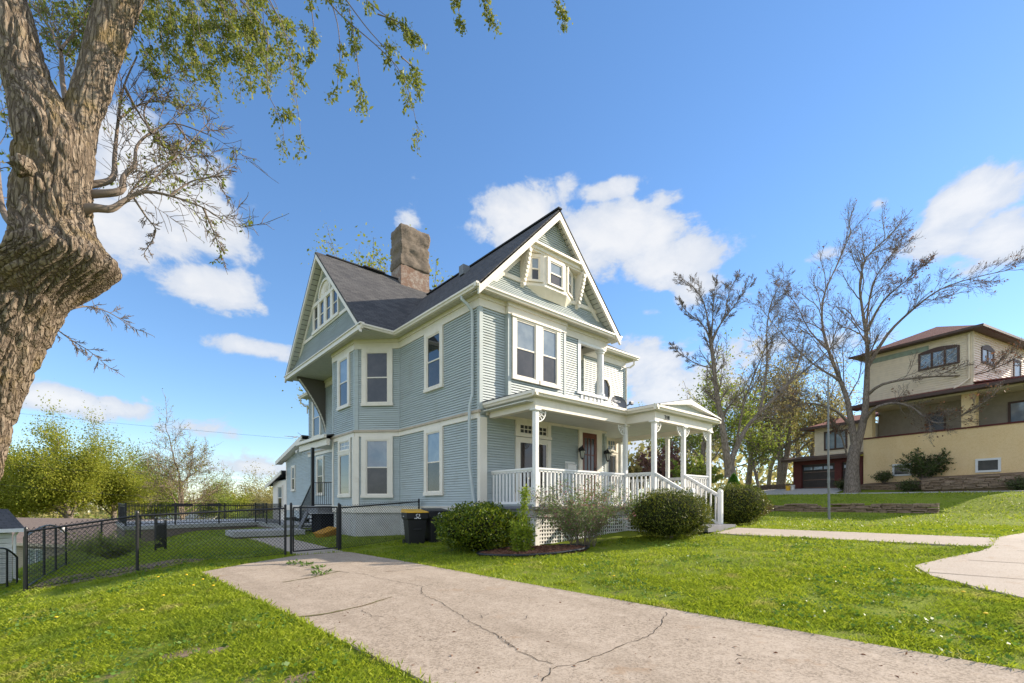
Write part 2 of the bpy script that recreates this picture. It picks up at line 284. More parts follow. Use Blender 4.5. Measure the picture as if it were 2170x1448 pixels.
# ------------------------------------------------------------------ mesh builder
class MB:
    def __init__(s): s.v = []; s.f = []
    def face(s, pts):
        i = len(s.v); s.v += [tuple(p) for p in pts]; s.f.append(tuple(range(i, i + len(pts))))
    def hexa(s, p):                               # p: 4 bottom (ccw from above) then 4 top
        i = len(s.v); s.v += [tuple(q) for q in p]
        for a in ((3, 2, 1, 0), (4, 5, 6, 7), (0, 1, 5, 4), (1, 2, 6, 5), (2, 3, 7, 6), (3, 0, 4, 7)):
            s.f.append(tuple(i + k for k in a))
    def box(s, x0, y0, z0, x1, y1, z1):
        x0, x1 = min(x0, x1), max(x0, x1); y0, y1 = min(y0, y1), max(y0, y1); z0, z1 = min(z0, z1), max(z0, z1)
        s.hexa([(x0, y0, z0), (x1, y0, z0), (x1, y1, z0), (x0, y1, z0), (x0, y0, z1), (x1, y0, z1), (x1, y1, z1), (x0, y1, z1)])
    def bar(s, a, b, w, h, up=(0, 0, 1)):
        a, b = Vector(a), Vector(b); d = (b - a).normalized(); u = Vector(up)
        if abs(d.dot(u)) > .98: u = Vector((1, 0, 0))
        r = d.cross(u).normalized(); u = r.cross(d)
        r *= w / 2; u *= h / 2
        s.hexa([a - r - u, a + r - u, b + r - u, b - r - u, a - r + u, a + r + u, b + r + u, b - r + u])
    def slab(s, pts, t):                          # planar polygon thickened downwards along its normal
        pts = [Vector(p) for p in pts]; n = Vector((0, 0, 0))
        for i in range(len(pts)):
            a, b = pts[i], pts[(i + 1) % len(pts)]
            n += Vector(((a.y - b.y) * (a.z + b.z), (a.z - b.z) * (a.x + b.x), (a.x - b.x) * (a.y + b.y)))
        n.normalize()
        if n.z < 0: n = -n; pts = pts[::-1]
        lo = [p - n * t for p in pts]
        s.face(pts); s.face(lo[::-1])
        for i in range(len(pts)):
            j = (i + 1) % len(pts); s.face([lo[i], lo[j], pts[j], pts[i]])
    def prism(s, poly, ax, a0, a1):
        """2-D outline extruded along an axis: ax 0 -> poly is (y,z); 1 -> (x,z); 2 -> (x,y)"""
        def P(q, a): return {0: (a, q[0], q[1]), 1: (q[0], a, q[1]), 2: (q[0], q[1], a)}[ax]
        A = [P(q, a0) for q in poly]; B = [P(q, a1) for q in poly]
        s.face(A[::-1]); s.face(B)
        for i in range(len(poly)):
            j = (i + 1) % len(poly); s.face([A[i], A[j], B[j], B[i]])
    def tube(s, pts, rad, n=8, cap=True):
        pts = [Vector(p) for p in pts]
        if not hasattr(rad, '__len__'): rad = [rad] * len(pts)
        i0 = len(s.v); m = len(pts); ref = None
        for k in range(m):
            d = (pts[min(k + 1, m - 1)] - pts[max(k - 1, 0)])
            if d.length < 1e-9: d = Vector((0, 0, 1))
            d.normalize()
            if ref is None:
                ref = d.orthogonal().normalized()
            ref = (ref - d * ref.dot(d))
            ref = ref.normalized() if ref.length > 1e-6 else d.orthogonal().normalized()
            b = d.cross(ref)
            for j in range(n):
                t = 2 * math.pi * j / n
                s.v.append(tuple(pts[k] + (ref * math.cos(t) + b * math.sin(t)) * rad[k]))
        for k in range(m - 1):
            for j in range(n):
                a = i0 + k * n + j; b_ = i0 + k * n + (j + 1) % n
                s.f.append((a, b_, b_ + n, a + n))
        if cap:
            s.f.append(tuple(i0 + j for j in range(n))[::-1]); s.f.append(tuple(i0 + (m - 1) * n + j for j in range(n)))
    def lathe(s, prof, c=(0, 0), n=16):
        i0 = len(s.v); m = len(prof)
        for r, z in prof:
            for j in range(n):
                t = 2 * math.pi * j / n; s.v.append((c[0] + r * math.cos(t), c[1] + r * math.sin(t), z))
        for k in range(m - 1):
            for j in range(n):
                a = i0 + k * n + j; b = i0 + k * n + (j + 1) % n; s.f.append((a, b, b + n, a + n))
        s.f.append(tuple(i0 + j for j in range(n))[::-1]); s.f.append(tuple(i0 + (m - 1) * n + j for j in range(n)))
    def build(s, name, material, parent=None, smooth=False, uv=False, bev=0.0, loc=None):
        me = bpy.data.meshes.new(name)
        off = Vector(loc) if loc is not None else None
        me.from_pydata([tuple(Vector(p) - off) for p in s.v] if off else s.v, [], s.f); me.update()
        if material: me.materials.append(material)
        if smooth: me.polygons.foreach_set('use_smooth', [True] * len(me.polygons))
        if uv:
            lay = me.uv_layers.new(name='UVMap')
            for p in me.polygons:
                n = p.normal; u = Vector((0, 0, 1)).cross(n)
                u = u.normalized() if u.length > 1e-4 else Vector((1, 0, 0))
                v = n.cross(u)
                for li in p.loop_indices:
                    c = me.vertices[me.loops[li].vertex_index].co; lay.data[li].uv = (c.dot(u), c.dot(v))
        o = bpy.data.objects.new(name, me); COL.objects.link(o)
        if parent: o.parent = parent
        if off: o.location = off
        if bev:
            md = o.modifiers.new('bevel', 'BEVEL'); md.width = bev; md.segments = 2; md.limit_method = 'ANGLE'
        return o

def np_mesh(name, V, F, material, parent=None, loc=None, smooth=False):
    """big mesh from arrays; every face of F has the same number of corners"""
    V = np.asarray(V, dtype=np.float32); F = np.asarray(F, dtype=np.int32)
    me = bpy.data.meshes.new(name); k = F.shape[1]
    me.vertices.add(len(V)); me.vertices.foreach_set('co', V.ravel())
    me.loops.add(F.size); me.loops.foreach_set('vertex_index', F.ravel())
    me.polygons.add(len(F)); me.polygons.foreach_set('loop_start', np.arange(0, F.size, k, dtype=np.int32))
    me.polygons.foreach_set('loop_total', np.full(len(F), k, dtype=np.int32))
    if smooth: me.polygons.foreach_set('use_smooth', np.ones(len(F), dtype=bool))
    me.update(calc_edges=True); me.validate()
    me.materials.append(material)
    o = bpy.data.objects.new(name, me); COL.objects.link(o)
    if parent: o.parent = parent
    if loc is not None: o.location = loc
    return o

def thing(name, label, cat, loc=(0, 0, 0), rz=0.0, group=None):
    o = bpy.data.objects.new(name, None); COL.objects.link(o); o.empty_display_size = .2
    o.location = loc; o.rotation_euler = (0, 0, rz); tag(o, label, cat, group); return o
def tag(o, label, cat, group=None):
    o['label'] = label; o['category'] = cat
    if group: o['group'] = group
    return o
def struct(o, kind='structure'):
    o['kind'] = kind; return o

def leaves(centres, size, spread=None, flat=0.0, droop=0.0, aspect=.55, up=None, jitter=.35):
    """diamond leaves (2 triangles each, bent at the midrib) around given centres -> V, F"""
    c = np.asarray(centres, dtype=np.float64); n = len(c)
    d = rng.normal(size=(n, 3)); d[:, 2] *= (1 - flat); d[:, 2] -= droop
    if up is not None: d = d * .6 + np.asarray(up)
    d /= np.linalg.norm(d, axis=1)[:, None] + 1e-9
    r = rng.normal(size=(n, 3)); w = np.cross(d, r); w /= np.linalg.norm(w, axis=1)[:, None] + 1e-9
    nn = np.cross(d, w)
    L = size * (1 + jitter * rng.normal(size=n)).clip(.4, 2)[:, None]
    Wd = L * aspect * .5
    b = c; t = c + d * L; m = c + d * L * .5
    l = m + w * Wd + nn * Wd * .25; rr = m - w * Wd + nn * Wd * .25
    V = np.stack([b, l, t, rr], 1).reshape(-1, 3)
    F = np.arange(n * 4).reshape(n, 4)
    return V, F

# ------------------------------------------------------------------ terrain
def sst(a, b, x):
    t = min(1, max(0, (x - a) / (b - a))); return t * t * (3 - 2 * t)
def ground_z(x, y):
    z = 0.0
    if x < -6.9:
        L = -6.9 - x
        z -= .17 * L - .09 * max(0, L - 22) - .05 * max(0, L - 45)
        z -= .20 * min(3.5, max(0, -9.4 - x)) * sst(-4, 3, y)
        z = max(z, -5.2)
    if x > -2.9: z += .068 * (min(x, 6.2) + 2.9)
    if x > 14: z += .048 * min(6, x - 14)
    if x > 20:                                     # above the low stone wall
        st = .42 * sst(-8.5, -5.5, y)
        z += st * sst(20.05, 20.35, x) + .10 * min(6.5, x - 20) + (.42 - st) * sst(20, 24, x)
    if x > 30: z += .13 * sst(30, 34, x) * 4
    if y > 3 and x < -4.7: z -= .42 * sst(3, 13, y) * sst(-4.7, -7, x)
    if y > 19: z -= .11 * min(45, y - 19) * sst(14, -2, x)
    # the raised terrace in front of the neighbour's porch is built apart
    return z
GD = []
def lin(a, b, s):
    n = max(1, int(round((b - a) / s))); return [a + (b - a) * i / n for i in range(n)]
gx = lin(-700, -120, 60) + lin(-120, -40, 8) + lin(-40, -14, 1.5) + lin(-14, 8, .3) + lin(8, 19.4, .6) + lin(19.4, 21, .1) + lin(21, 40, 1) + lin(40, 120, 8) + lin(120, 700, 60) + [700]
gy = lin(-700, -120, 60) + lin(-120, -30, 8) + lin(-30, -14, 1) + lin(-14, 9, .3) + lin(9, 40, 1) + lin(40, 120, 6) + lin(120, 700, 60) + [700]
# outlines of the paved sheets (x, y)
DRIVE = [(-6.84, -.1), (-5.9, .75), (-4.75, 1.62), (-4.55, 1.78), (-3.2, 1.86), (-3.12, 1.2), (-3.0, -1.2), (-2.92, -4.2), (-2.82, -7.6), (-2.68, -10.8), (-2.5, -16), (-2.4, -30), (-6.0, -30), (-6.2, -16), (-6.38, -7.9), (-6.55, -4.6)]
GATEPATH = [(-4.55, 1.80), (-3.25, 1.88), (-3.22, 2.6), (-3.1, 4.6), (-3.0, 7.2), (-2.6, 8.9), (-4.2, 9.0), (-4.28, 6.2), (-4.42, 3.6)]
PATH = [(4.52, -4.75), (6.05, -4.75), (6.0, -10.15), (4.55, -10.15)]
WALK = [(14.5, -10.75), (10.5, -10.55), (8.2, -10.42), (6.0, -10.15), (4.55, -10.15), (3.8, -10.05), (2.7, -9.7), (1.75, -9.45), (1.0, -9.75), (.35, -10.4), (-.35, -11.2), (-1.2, -12.0), (-2.55, -13.0), (-2.55, -14.0), (1.4, -13.7), (14.5, -13.4)]
def inside(x, y, P):
    c = False; j = len(P) - 1
    for i in range(len(P)):
        xi, yi = P[i]; xj, yj = P[j]
        if (yi > y) != (yj > y) and x < (xj - xi) * (y - yi) / (yj - yi) + xi: c = not c
        j = i
    return c
def paved(x, y): return inside(x, y, DRIVE) or inside(x, y, PATH) or inside(x, y, WALK) or inside(x, y, GATEPATH)
V = [(x, y, ground_z(x, y) + (mnoise.noise(Vector((x * .9, y * .9, 0))) * .03 if not -7.2 < x < -2.4 and -14 < x < 25 else 0) - (.012 if abs(x) < 30 and abs(y) < 30 else .01)) for y in gy for x in gx]
nx = len(gx)
F = [(j * nx + i, j * nx + i + 1, (j + 1) * nx + i + 1, (j + 1) * nx + i) for j in range(len(gy) - 1) for i in range(nx - 1)]
m, N, b, o_ = mat('lawn_earth', (.10, .13, .03), .95, .1); co = obj_co(N)
f1 = N.noise(co, .35, 5, .6); f2 = N.noise(co, 3.5, 5, .65); f3 = N.noise(co, 40, 3, .6)
c = N.mix(N.rng(f1, .35, .65), (.16, .21, .018, 1), (.22, .27, .025, 1))
c = N.mix(N.m('MULTIPLY', N.rng(f2, .5, .72), .6), c, (.30, .27, .09, 1))
c = N.mix(N.m('MULTIPLY', N.rng(f2, .60, .74), .8), c, (.20, .14, .09, 1))
c = N.mix(N.m('MULTIPLY', f3, .5), c, (.08, .12, .012, 1))
N.link(c, b.inputs['Base Color']); bump(N, b, N.m('ADD', f3, f2), .8, .04)
ground = struct(np_mesh('ground', V, F, m, smooth=True))

def ground_v(x, y):
    return ground_z(x, y) + (mnoise.noise(Vector((x * .9, y * .9, 0))) * .03 if not -7.2 < x < -2.4 and -14 < x < 25 else 0) - .012
def sheet(name, poly, m, dz=.006, step=.6, zf=None):
    """paved sheet that follows the ground: outline cut by bisection into strips"""
    import bmesh
    bm = bmesh.new(); vs = [bm.verts.new((x, y, 0)) for x, y in poly]; bm.faces.new(vs)
    xs = [p[0] for p in poly]; ys = [p[1] for p in poly]
    for ax, lo, hi in ((0, min(xs), max(xs)), (1, min(ys), max(ys))):
        k = math.ceil(lo / step) * step
        while k < hi:
            g = bm.verts[:] + bm.edges[:] + bm.faces[:]
            bmesh.ops.bisect_plane(bm, geom=g, plane_co=(k, 0, 0) if ax == 0 else (0, k, 0), plane_no=(1, 0, 0) if ax == 0 else (0, 1, 0)); k += step
    for v in bm.verts: v.co.z = (zf or ground_z)(v.co.x, v.co.y) + dz
    bmesh.ops.recalc_face_normals(bm, faces=bm.faces[:])
    if sum(f.normal.z for f in bm.faces) < 0: bmesh.ops.reverse_faces(bm, faces=bm.faces[:])
    r = bmesh.ops.extrude_face_region(bm, geom=bm.faces[:])
    for e in r['geom']:
        if isinstance(e, bmesh.types.BMVert): pass
    me = bpy.data.meshes.new(name)
    low = set(v for f in bm.faces for v in f.verts) - set(e for e in r['geom'] if isinstance(e, bmesh.types.BMVert))
    for v in low: v.co.z -= .10
    bm.to_mesh(me); bm.free(); me.materials.append(m)
    o = bpy.data.objects.new(name, me); COL.objects.link(o); return struct(o)
drive = sheet('driveway', DRIVE, M['drive'], .012)
sheet('gate_path', GATEPATH, M['walk'], .018)
sheet('front_path', PATH, M['walk'], .020)
sheet('sidewalk', WALK, M['walk'], .026)

# cracks, joints and stains of the driveway (photo positions on the flat z = 0 slab)
def gp(x, y, z=.0):
    d = 993.0 * (CAM.z - z) / (y - 1067.0); return at(x, y, d)
def ribbon(mb, pts, w, z=.0165, wob=.012, seg=.10):
    P = [Vector((p.x, p.y, 0)) for p in pts]; out = []
    for a, b in zip(P, P[1:]):
        n = max(1, int((b - a).length / seg))
        for i in range(n): out.append(a.lerp(b, i / n))
    out.append(P[-1]); q = []
    for i, p in enumerate(out):
        d = (out[min(i + 1, len(out) - 1)] - out[max(i - 1, 0)]).normalized(); nrm = Vector((-d.y, d.x, 0))
        p = p + nrm * random.uniform(-wob, wob); ww = w * random.uniform(.35, 1.2) * .5
        q.append((p + nrm * ww, p - nrm * ww))
    for (a, b), (c2, d2) in zip(q, q[1:]):
        mb.face([(a.x, a.y, z), (b.x, b.y, z), (d2.x, d2.y, z), (c2.x, c2.y, z)])
mb = MB()
for pts in ([(748, 1214), (775, 1219), (800, 1227), (850, 1236), (897, 1245)], [(897, 1245), (893, 1260), (920, 1273), (945, 1285), (965, 1298), (1000, 1322), (1045, 1345), (1090, 1378), (1130, 1398), (1170, 1412)],
            [(897, 1245), (930, 1238)], [(1170, 1420), (1230, 1408), (1285, 1385), (1330, 1366), (1372, 1352), (1400, 1330), (1412, 1300)], [(1170, 1420), (1150, 1448)],
            [(765, 1296), (790, 1308), (815, 1310)], [(680, 1343), (712, 1331)], [(1085, 1375), (1060, 1352)]):
    ribbon(mb, [gp(*p) for p in pts], .009, .0165, .020, .06)
mb.build('crack', M['crack'], drive)
mb = MB()
for pts in ([(626, 1311), (700, 1302), (760, 1288), (800, 1277), (830, 1267)], [(600, 1236), (660, 1226), (700, 1216), (720, 1212)]):
    ribbon(mb, [gp(*p) for p in pts], .05, .0175, .02)
mb.build('debris_line', M['crackgrass'], drive)
mb = MB()
for pts in ([(545, 1199), (610, 1198), (690, 1210), (740, 1215)], [(815, 1214), (905, 1205)], [(690, 1200), (770, 1190)]):
    ribbon(mb, [gp(*p) for p in pts], .018, .0168, .004)
mb.build('joint', M['crack'], drive)
mb = MB()
for i in range(16):
    x, y = random.uniform(560, 1900), random.uniform(1215, 1440); p = gp(x, y); q = []
    if inside(p.x, p.y, DRIVE):
        for k in range(random.randint(2, 4)): q.append(Vector((p.x + k * random.uniform(.05, .14), p.y + random.uniform(-.08, .08), 0)))
        ribbon(mb, q, .006, .0163, .012, .04)
mb.build('hairline_crack', M['crack'], drive)
mb = MB()
for a in range(9):
    x = 1.2 + a * 1.45
    ribbon(mb, [Vector((x, -9.4 if x < 2.4 else -10.0 if x < 4 else -10.5, 0)), Vector((x + .3, -13.6, 0))], .022, .0, .002, .4)
mb2 = MB()
mb2.v = [(p[0], p[1], ground_z(p[0], p[1]) + .031) for p in mb.v]; mb2.f = mb.f
for y in (-6.2, -7.7, -9.2): pass
jt = mb2.build('slab_joint', M['crack'], bpy.data.objects['sidewalk'])
# ------------------------------------------------------------------ the blue house
house = thing('house', 'grey-blue clapboard two-storey house with cream trim, steep gables and a railed front porch', 'house')
GZ = 1.26           # underside of the siding, level with the porch floor
class Fr:
    """a wall seen from outside: s runs left to right, z up, d out of the wall"""
    def __init__(s, a, b):
        s.a = Vector((a[0], a[1], 0)); e = Vector((b[0], b[1], 0)) - s.a; s.L = e.length; s.u = e / s.L; s.n = Vector((s.u.y, -s.u.x, 0))
    def p(s, q, z, d=0.0): return s.a + s.u * q + s.n * d + Vector((0, 0, z))
    def box(s, mb, s0, s1, z0, z1, d0, d1):
        mb.hexa([s.p(s0, z0, d1), s.p(s1, z0, d1), s.p(s1, z0, d0), s.p(s0, z0, d0), s.p(s0, z1, d1), s.p(s1, z1, d1), s.p(s1, z1, d0), s.p(s0, z1, d0)])
def siding(mb, A, B, n, lip=.017):
    """courses between the left edge A(t) and right edge B(t); each returns (point, outward normal)"""
    for i in range(n):
        t0, t1 = i / n, (i + 1) / n
        (a0, na), (b0, nb) = A(t0), B(t0); (a1, na1), (b1, nb1) = A(t1), B(t1)
        am, bm = a0.lerp(a1, .83), b0.lerp(b1, .83)            # the board, then the dark slot under the next lip
        l0, r0 = a0 + na * lip, b0 + nb * lip; l1, r1 = am - na1 * .002, bm - nb1 * .002
        mb.face([l0, r0, r1, l1]); mb.face([l1, r1, bm - nb1 * .024, am - na1 * .024])
        mb.face([a0 - na * .024, b0 - nb * .024, r0, l0]); mb.face([am - na1 * .024, bm - nb1 * .024, b1 - nb1 * .024, a1 - na1 * .024])
def wall(mb, fr, s0, s1, z0, z1, lo=None, hi=None, course=.079):
    """clapboard wall; lo(z), hi(z) limit it for gables"""
    n = max(1, round((z1 - z0) / course))
    fa = lambda t: (fr.p(lo(z0 + (z1 - z0) * t) if lo else s0, z0 + (z1 - z0) * t), fr.n)
    fb = lambda t: (fr.p(hi(z0 + (z1 - z0) * t) if hi else s1, z0 + (z1 - z0) * t), fr.n)
    siding(mb, fa, fb, n)
def window(fr, s0, s1, z0, z1, cas=.15, head=.14, sill=.10, kind='dh', parent=None, up='glass_up', low='glass_low', off=0.0, trim='trim', name='window', sz=None):
    parent = parent or house
    mb = MB(); a, b = s0 + cas, s1 - cas; c, d = z0 + sill, z1 - head
    fr.box(mb, s0, a, z0 + sill, z1, off, off + .065); fr.box(mb, b, s1, z0 + sill, z1, off, off + .065)
    if head > .01: fr.box(mb, a, b, d, z1, off, off + .062)
    fr.box(mb, s0 - .02, s1 + .02, z0, c, off, off + .085)
    w = mb.build(name, M[trim], parent)
    mid = sz if sz else c + (d - c) * .5
    fw = .042
    sm = MB()
    def ring(x0, x1, y0, y1, dd, f=fw):
        fr.box(sm, x0, x0 + f, y0, y1, off, off + dd); fr.box(sm, x1 - f, x1, y0, y1, off, off + dd)
        fr.box(sm, x0 + f, x1 - f, y1 - f, y1, off, off + dd - .002); fr.box(sm, x0 + f, x1 - f, y0, y0 + f, off, off + dd - .002)
    def pane(x0, x1, y0, y1, mm):
        pm = MB(); pm.face([fr.p(x0, y0, off + .024), fr.p(x1, y0, off + .024), fr.p(x1, y1, off + .024), fr.p(x0, y1, off + .024)]); pm.build('pane', M[mm], w)
    if kind == 'dh':
        ring(a, b, c, mid + .02, .036); ring(a + .002, b - .002, mid - .02, d, .046)
        pane(a + fw, b - fw, c + fw, mid - .02, low); pane(a + fw, b - fw, mid + .02, d - fw, up)
    elif kind == 'fixed':
        ring(a, b, c, d, .04); pane(a + fw, b - fw, c + fw, d - fw, low)
    elif kind == 'grid':
        ring(a, b, c, d, .04); pane(a + fw, b - fw, c + fw, d - fw, up)
        k = sz or 6
        for i in range(1, k): x = a + fw + (b - a - 2 * fw) * i / k; fr.box(sm, x - .011, x + .011, c + fw, d - fw, off, off + .034)
        y = (c + d) / 2; fr.box(sm, a + fw, b - fw, y - .011, y + .011, off, off + .032)
    sm.build('sash', M[trim], w)
    return w

FL = Fr((0, 4.97), (0, 0)); FF = Fr((0, 0), (5.85, 0)); BA = Fr((-1.2, 6.17), (0, 4.97)); BB = Fr((-1.2, 8.45), (-1.2, 6.17))
FB = Fr((0, 15.42), (0, 8.9)); BC = Fr((0, 9.65), (-1.2, 8.45))
Z1, Z2, Z3, Z4 = 3.84, 4.09, 7.10, 7.45
# solid body behind the boards
mb = MB(); e = .03
mb.prism([(e, e), (5.84, e), (5.84, 1 + e), (8.37, 1 + e), (8.37, 16), (e, 15.4), (e, 9.638), (-1.2 + e, 8.438), (-1.2 + e, 6.182), (e, 4.982)], 2, 1.0, 3.95)
mb.prism([(e, e), (4.28, e), (4.28, 1.93), (8.37, 1.93), (8.37, 16), (e, 15.4), (e, 9.638), (-1.2 + e, 8.438), (-1.2 + e, 6.182), (e, 4.982)], 2, 3.96, 7.44)
mb.build('wall_core', M['siding'], house)
mb = MB()
for fr in (FL, BA, BB, BC, FB):
    wall(mb, fr, 0, fr.L, GZ, Z1); wall(mb, fr, 0, fr.L, Z2 + .005, Z3)
mb.build('side_siding', M['siding'], house)
mb = MB(); wall(mb, FF, 0, 5.85, GZ, Z1); wall(mb, FF, 0, .98, Z2, Z3); wall(mb, FF, 3.50, 4.28, Z2, Z3)
FRB = Fr((.98, -.13), (3.5, -.13)); wall(mb, FRB, 0, FRB.L, 4.2, Z3)
wall(mb, FF, 4.2, 5.84, 4.1, 4.62); wall(mb, FF, 4.28, 4.42, 4.62, 5.2); wall(mb, FF, 5.66, 5.84, 4.62, 5.2)
FW1 = Fr((5.75, 1.0), (8.4, 1.0)); wall(mb, FW1, 0, FW1.L, GZ, Z1); wall(mb, FW1, 0, FW1.L, Z2, Z3)
FI = Fr((4.9, 1.89), (5.75, 1.0)); wall(mb, FI, 0, FI.L, 4.3, Z3)
mb.build('front_siding', M['siding'], house)
mb = MB(); wall(mb, Fr((8.4, 1.0), (8.4, 9)), 0, 8, GZ, Z3); mb.build('far_side_siding', M['siding'], house)
# foundation and skirt board
mb = MB()
fp = [(.03, .03), (8.37, .03), (8.37, 16), (.03, 15.4), (.03, 9.66), (-1.16, 8.46), (-1.16, 6.19), (.03, 4.99)]
mb.prism(fp, 2, -1.2, 1.0); mb.build('foundation', M['found'], house)
mb = MB()
for fr in (FL, BA, BB, FB, FF): fr.box(mb, -.03, fr.L + .03, 1.0, GZ - .03, -.05, .028); fr.box(mb, -.03, fr.L + .03, GZ - .03, GZ - .005, -.05, .05)
mb.build('skirt_board', M['trim'], house)
# belt course between the storeys: cream fascia under a tan ledge
mb = MB(); mt = MB()
for fr in (FL, BA, BB, FB):
    fr.box(mb, 0, fr.L, Z1, 4.0, -.02, .045); fr.box(mt, -.04, fr.L + .04, 4.0, 4.055, -.02, .085); fr.box(mt, -.03, fr.L + .03, 4.055, 4.085, -.02, .06)
mb.build('belt_course', M['trim'], house); mt.build('belt_ledge', M['tan'], house)
# frieze, crown, soffit
mb = MB(); mc = MB()
for fr in (FL, BA, BB, FB): fr.box(mb, -.031, fr.L + .03, Z3 + .001, 7.329, -.02, .035); fr.box(mc, -.03, fr.L + .03, 7.331, Z4 - .001, -.02, .075)
for s0, s1, f2 in ((-.033, .98, FF), (3.5, 5.87, FF)): f2.box(mb, s0, s1, Z3, 7.33, -.02, .036); f2.box(mc, s0 - (.04 if s0 < 0 else 0), s1, 7.33, Z4, -.02, .077)
FRB.box(mb, -.03, FRB.L + .03, Z3, 7.33, -.1, .035); FRB.box(mc, -.05, FRB.L + .05, 7.33, Z4, -.1, .075)
mb.box(5.70, .0, Z3, 5.84, 1.0, 7.33); mb.box(4.28, 1.86, 6.9, 5.2, 1.90, 7.33)
FW1.box(mb, 0, FW1.L + .03, Z3, 7.33, -.02, .035); FW1.box(mc, 0, FW1.L + .07, 7.33, Z4, -.02, .075); FI.box(mb, 0, FI.L, 6.9, 7.33, -.02, .03)
mb.build('frieze', M['trim'], house); mc.build('crown_moulding', M['trim'], house)
mb = MB()
mb.box(-.30, -.30, 7.452, 6.15, 4.72, 7.47); mb.box(-1.52, 4.722, 7.452, .2, 13.8, 7.47); mb.box(6.152, .70, 7.452, 8.8, 8, 7.47); mb.box(.2, 4.722, 7.454, 6.15, 13, 7.471)
mb.box(-.3, 13.802, 7.05, 2, 15.9, 7.07)
so = mb.build('soffit', M['soffit'], house)
mb = MB()                                          # soffit board joints
for i in range(26): y = 4.4 - i * .18; mb.box(-.30, y, 7.447, .0, y + .008, 7.4515)
for i in range(36): x = .1 + i * .17; mb.box(x, -.30, 7.447, x + .008, .0, 7.4515)
for i in range(54): y = 4.8 + i * .165; mb.box(-1.5, y, 7.447, 0, y + .007, 7.4515)
mb.build('joint', M['tan'], so)
# corner boards, each a piece of its own
def board(fr, name, m, *a): mb = MB(); fr.box(mb, *a); mb.build(name, M[m], house)
for a in ((FL, FL.L - .10, FL.L + .022, Z2, Z3, 0, .024), (FF, -.022, .10, Z2, Z3, 0, .026), (FL, 0, .045, GZ, Z1, 0, .03), (FL, 0, .045, Z2, Z3, 0, .03), (BA, 0, .13, Z2, Z3, 0, .024), (BB, BB.L - .10, BB.L + .01, Z2, Z3, 0, .024), (BB, 0, .10, Z2, Z3, 0, .024), (FRB, -.02, .10, 4.2, Z3, -.13, .022), (FRB, FRB.L - .08, FRB.L + .02, 4.2, Z3, -.13, .022), (FW1, FW1.L - .08, FW1.L + .02, GZ, Z3, 0, .024), (FW1, 0, .06, 4.3, Z3, 0, .024), (FF, 5.75, 5.87, GZ, Z1, 0, .026)): board(a[0], 'corner_board', 'siding', *a[1:])
for a in ((FF, -.06, .20, GZ - .2, 3.86, 0, .10), (FL, FL.L - .04, FL.L + .097, GZ - .19, 3.855, 0, .056), (BA, -.06, .16, GZ, Z1, 0, .05), (BB, BB.L - .16, BB.L + .02, GZ, Z1, 0, .05), (BB, 0, .12, GZ, Z1, 0, .045)): board(a[0], 'pilaster', 'trim', *a[1:])
# windows
window(FL, 1.88, 3.04, 1.61, Z1, .16, .13, .11)
window(FL, 1.90, 3.04, 5.10, Z3, .16, .16, .11, up='glass_clear')
cA = BA.L * .505
window(BA, cA - .60, cA + .60, 1.56, Z1, .18, .13, .11); window(BA, cA - .59, cA + .59, 4.98, Z3, .17, .12, .11, up='glass_low')
BBy = lambda y: 8.45 - y
window(BB, BBy(7.75), BBy(6.50), 1.58, 3.30, .12, .05, .11, 'fixed', low='glass_clear'); window(BB, BBy(7.75), BBy(6.50), 3.36, Z1, .12, .08, .04, 'grid', up='glass_up', sz=6)
mb = MB(); BB.box(mb, BBy(7.78), BBy(6.47), 3.30, 3.36, 0, .07); mb.build('window_mullion', M['trim'], house)
window(BB, BBy(7.82), BBy(6.62), 5.05, Z3, .17, .12, .11, up='glass_up')
FBy = lambda y: 15.42 - y
window(FB, FBy(14.05), FBy(12.95), 1.75, 3.75, .14, .13, .1); window(FB, FBy(14.7), FBy(13.4), 4.75, 6.9, .16, .14, .1)
# upper pair of front windows in the boxed bay
for q in (.13, 1.252):
    window(FRB, q, q + 1.12 if q < .5 else 2.22, 5.14, Z3, .15 if q < .5 else .15, .10, .12, up='glass_up', low='glass_low')
mb = MB(); FRB.box(mb, .08, 2.27, Z3 - .05, Z3 + .02, 0, .095); mb.build('window_head', M['trim'], house)
# first floor front: cottage window, transom, small far window, door
window(FF, 1.36, 2.90, 1.70, 3.42, .16, .12, .12, 'fixed', low='glass_front'); window(FF, 1.36, 2.90, 3.44, 3.94, .16, .09, .09, 'grid', up='glass_low', sz=7)
mb = MB(); FF.box(mb, .22, 5.87, 3.94, 4.16, 0, .05); FF.box(mb, 1.30, 2.96, 1.40, 1.70, 0, .04); mb.build('porch_frieze', M['trim'], house)
FWs = lambda x: x - 5.75
window(FW1, FWs(6.95), FWs(8.0), 2.1, 3.42, .26, .08, .10, 'fixed', low='glass_low'); window(FW1, FWs(6.95), FWs(8.0), 3.44, 4.05, .26, .1, .07, 'grid', up='glass_up', sz=3)
mb = MB(); FF.box(mb, 4.30, 4.48, GZ, 3.94, 0, .06); FF.box(mb, 5.28, 5.56, GZ, 3.94, 0, .06); FF.box(mb, 4.48, 5.28, 3.86, 3.94, 0, .058)
mb.build('door_frame', M['trim'], house)
mb = MB(); d0, d1 = 4.48, 5.28
FF.box(mb, d0, d0 + .13, GZ, 3.86, 0, .035); FF.box(mb, d1 - .13, d1, GZ, 3.86, 0, .035); FF.box(mb, d0 + .13, d1 - .13, 3.68, 3.86, 0, .034); FF.box(mb, d0 + .13, d1 - .13, GZ, 1.9, 0, .034)
for i in (1, 2): x = d0 + .13 + .54 * i / 3; FF.box(mb, x - .018, x + .018, 1.9, 3.68, 0, .030)
for i in (1, 2): z = 1.9 + 1.78 * i / 3; FF.box(mb, d0 + .13, d1 - .13, z - .02, z + .02, 0, .028)
dr = mb.build('front_door', M['doorwood'], house)
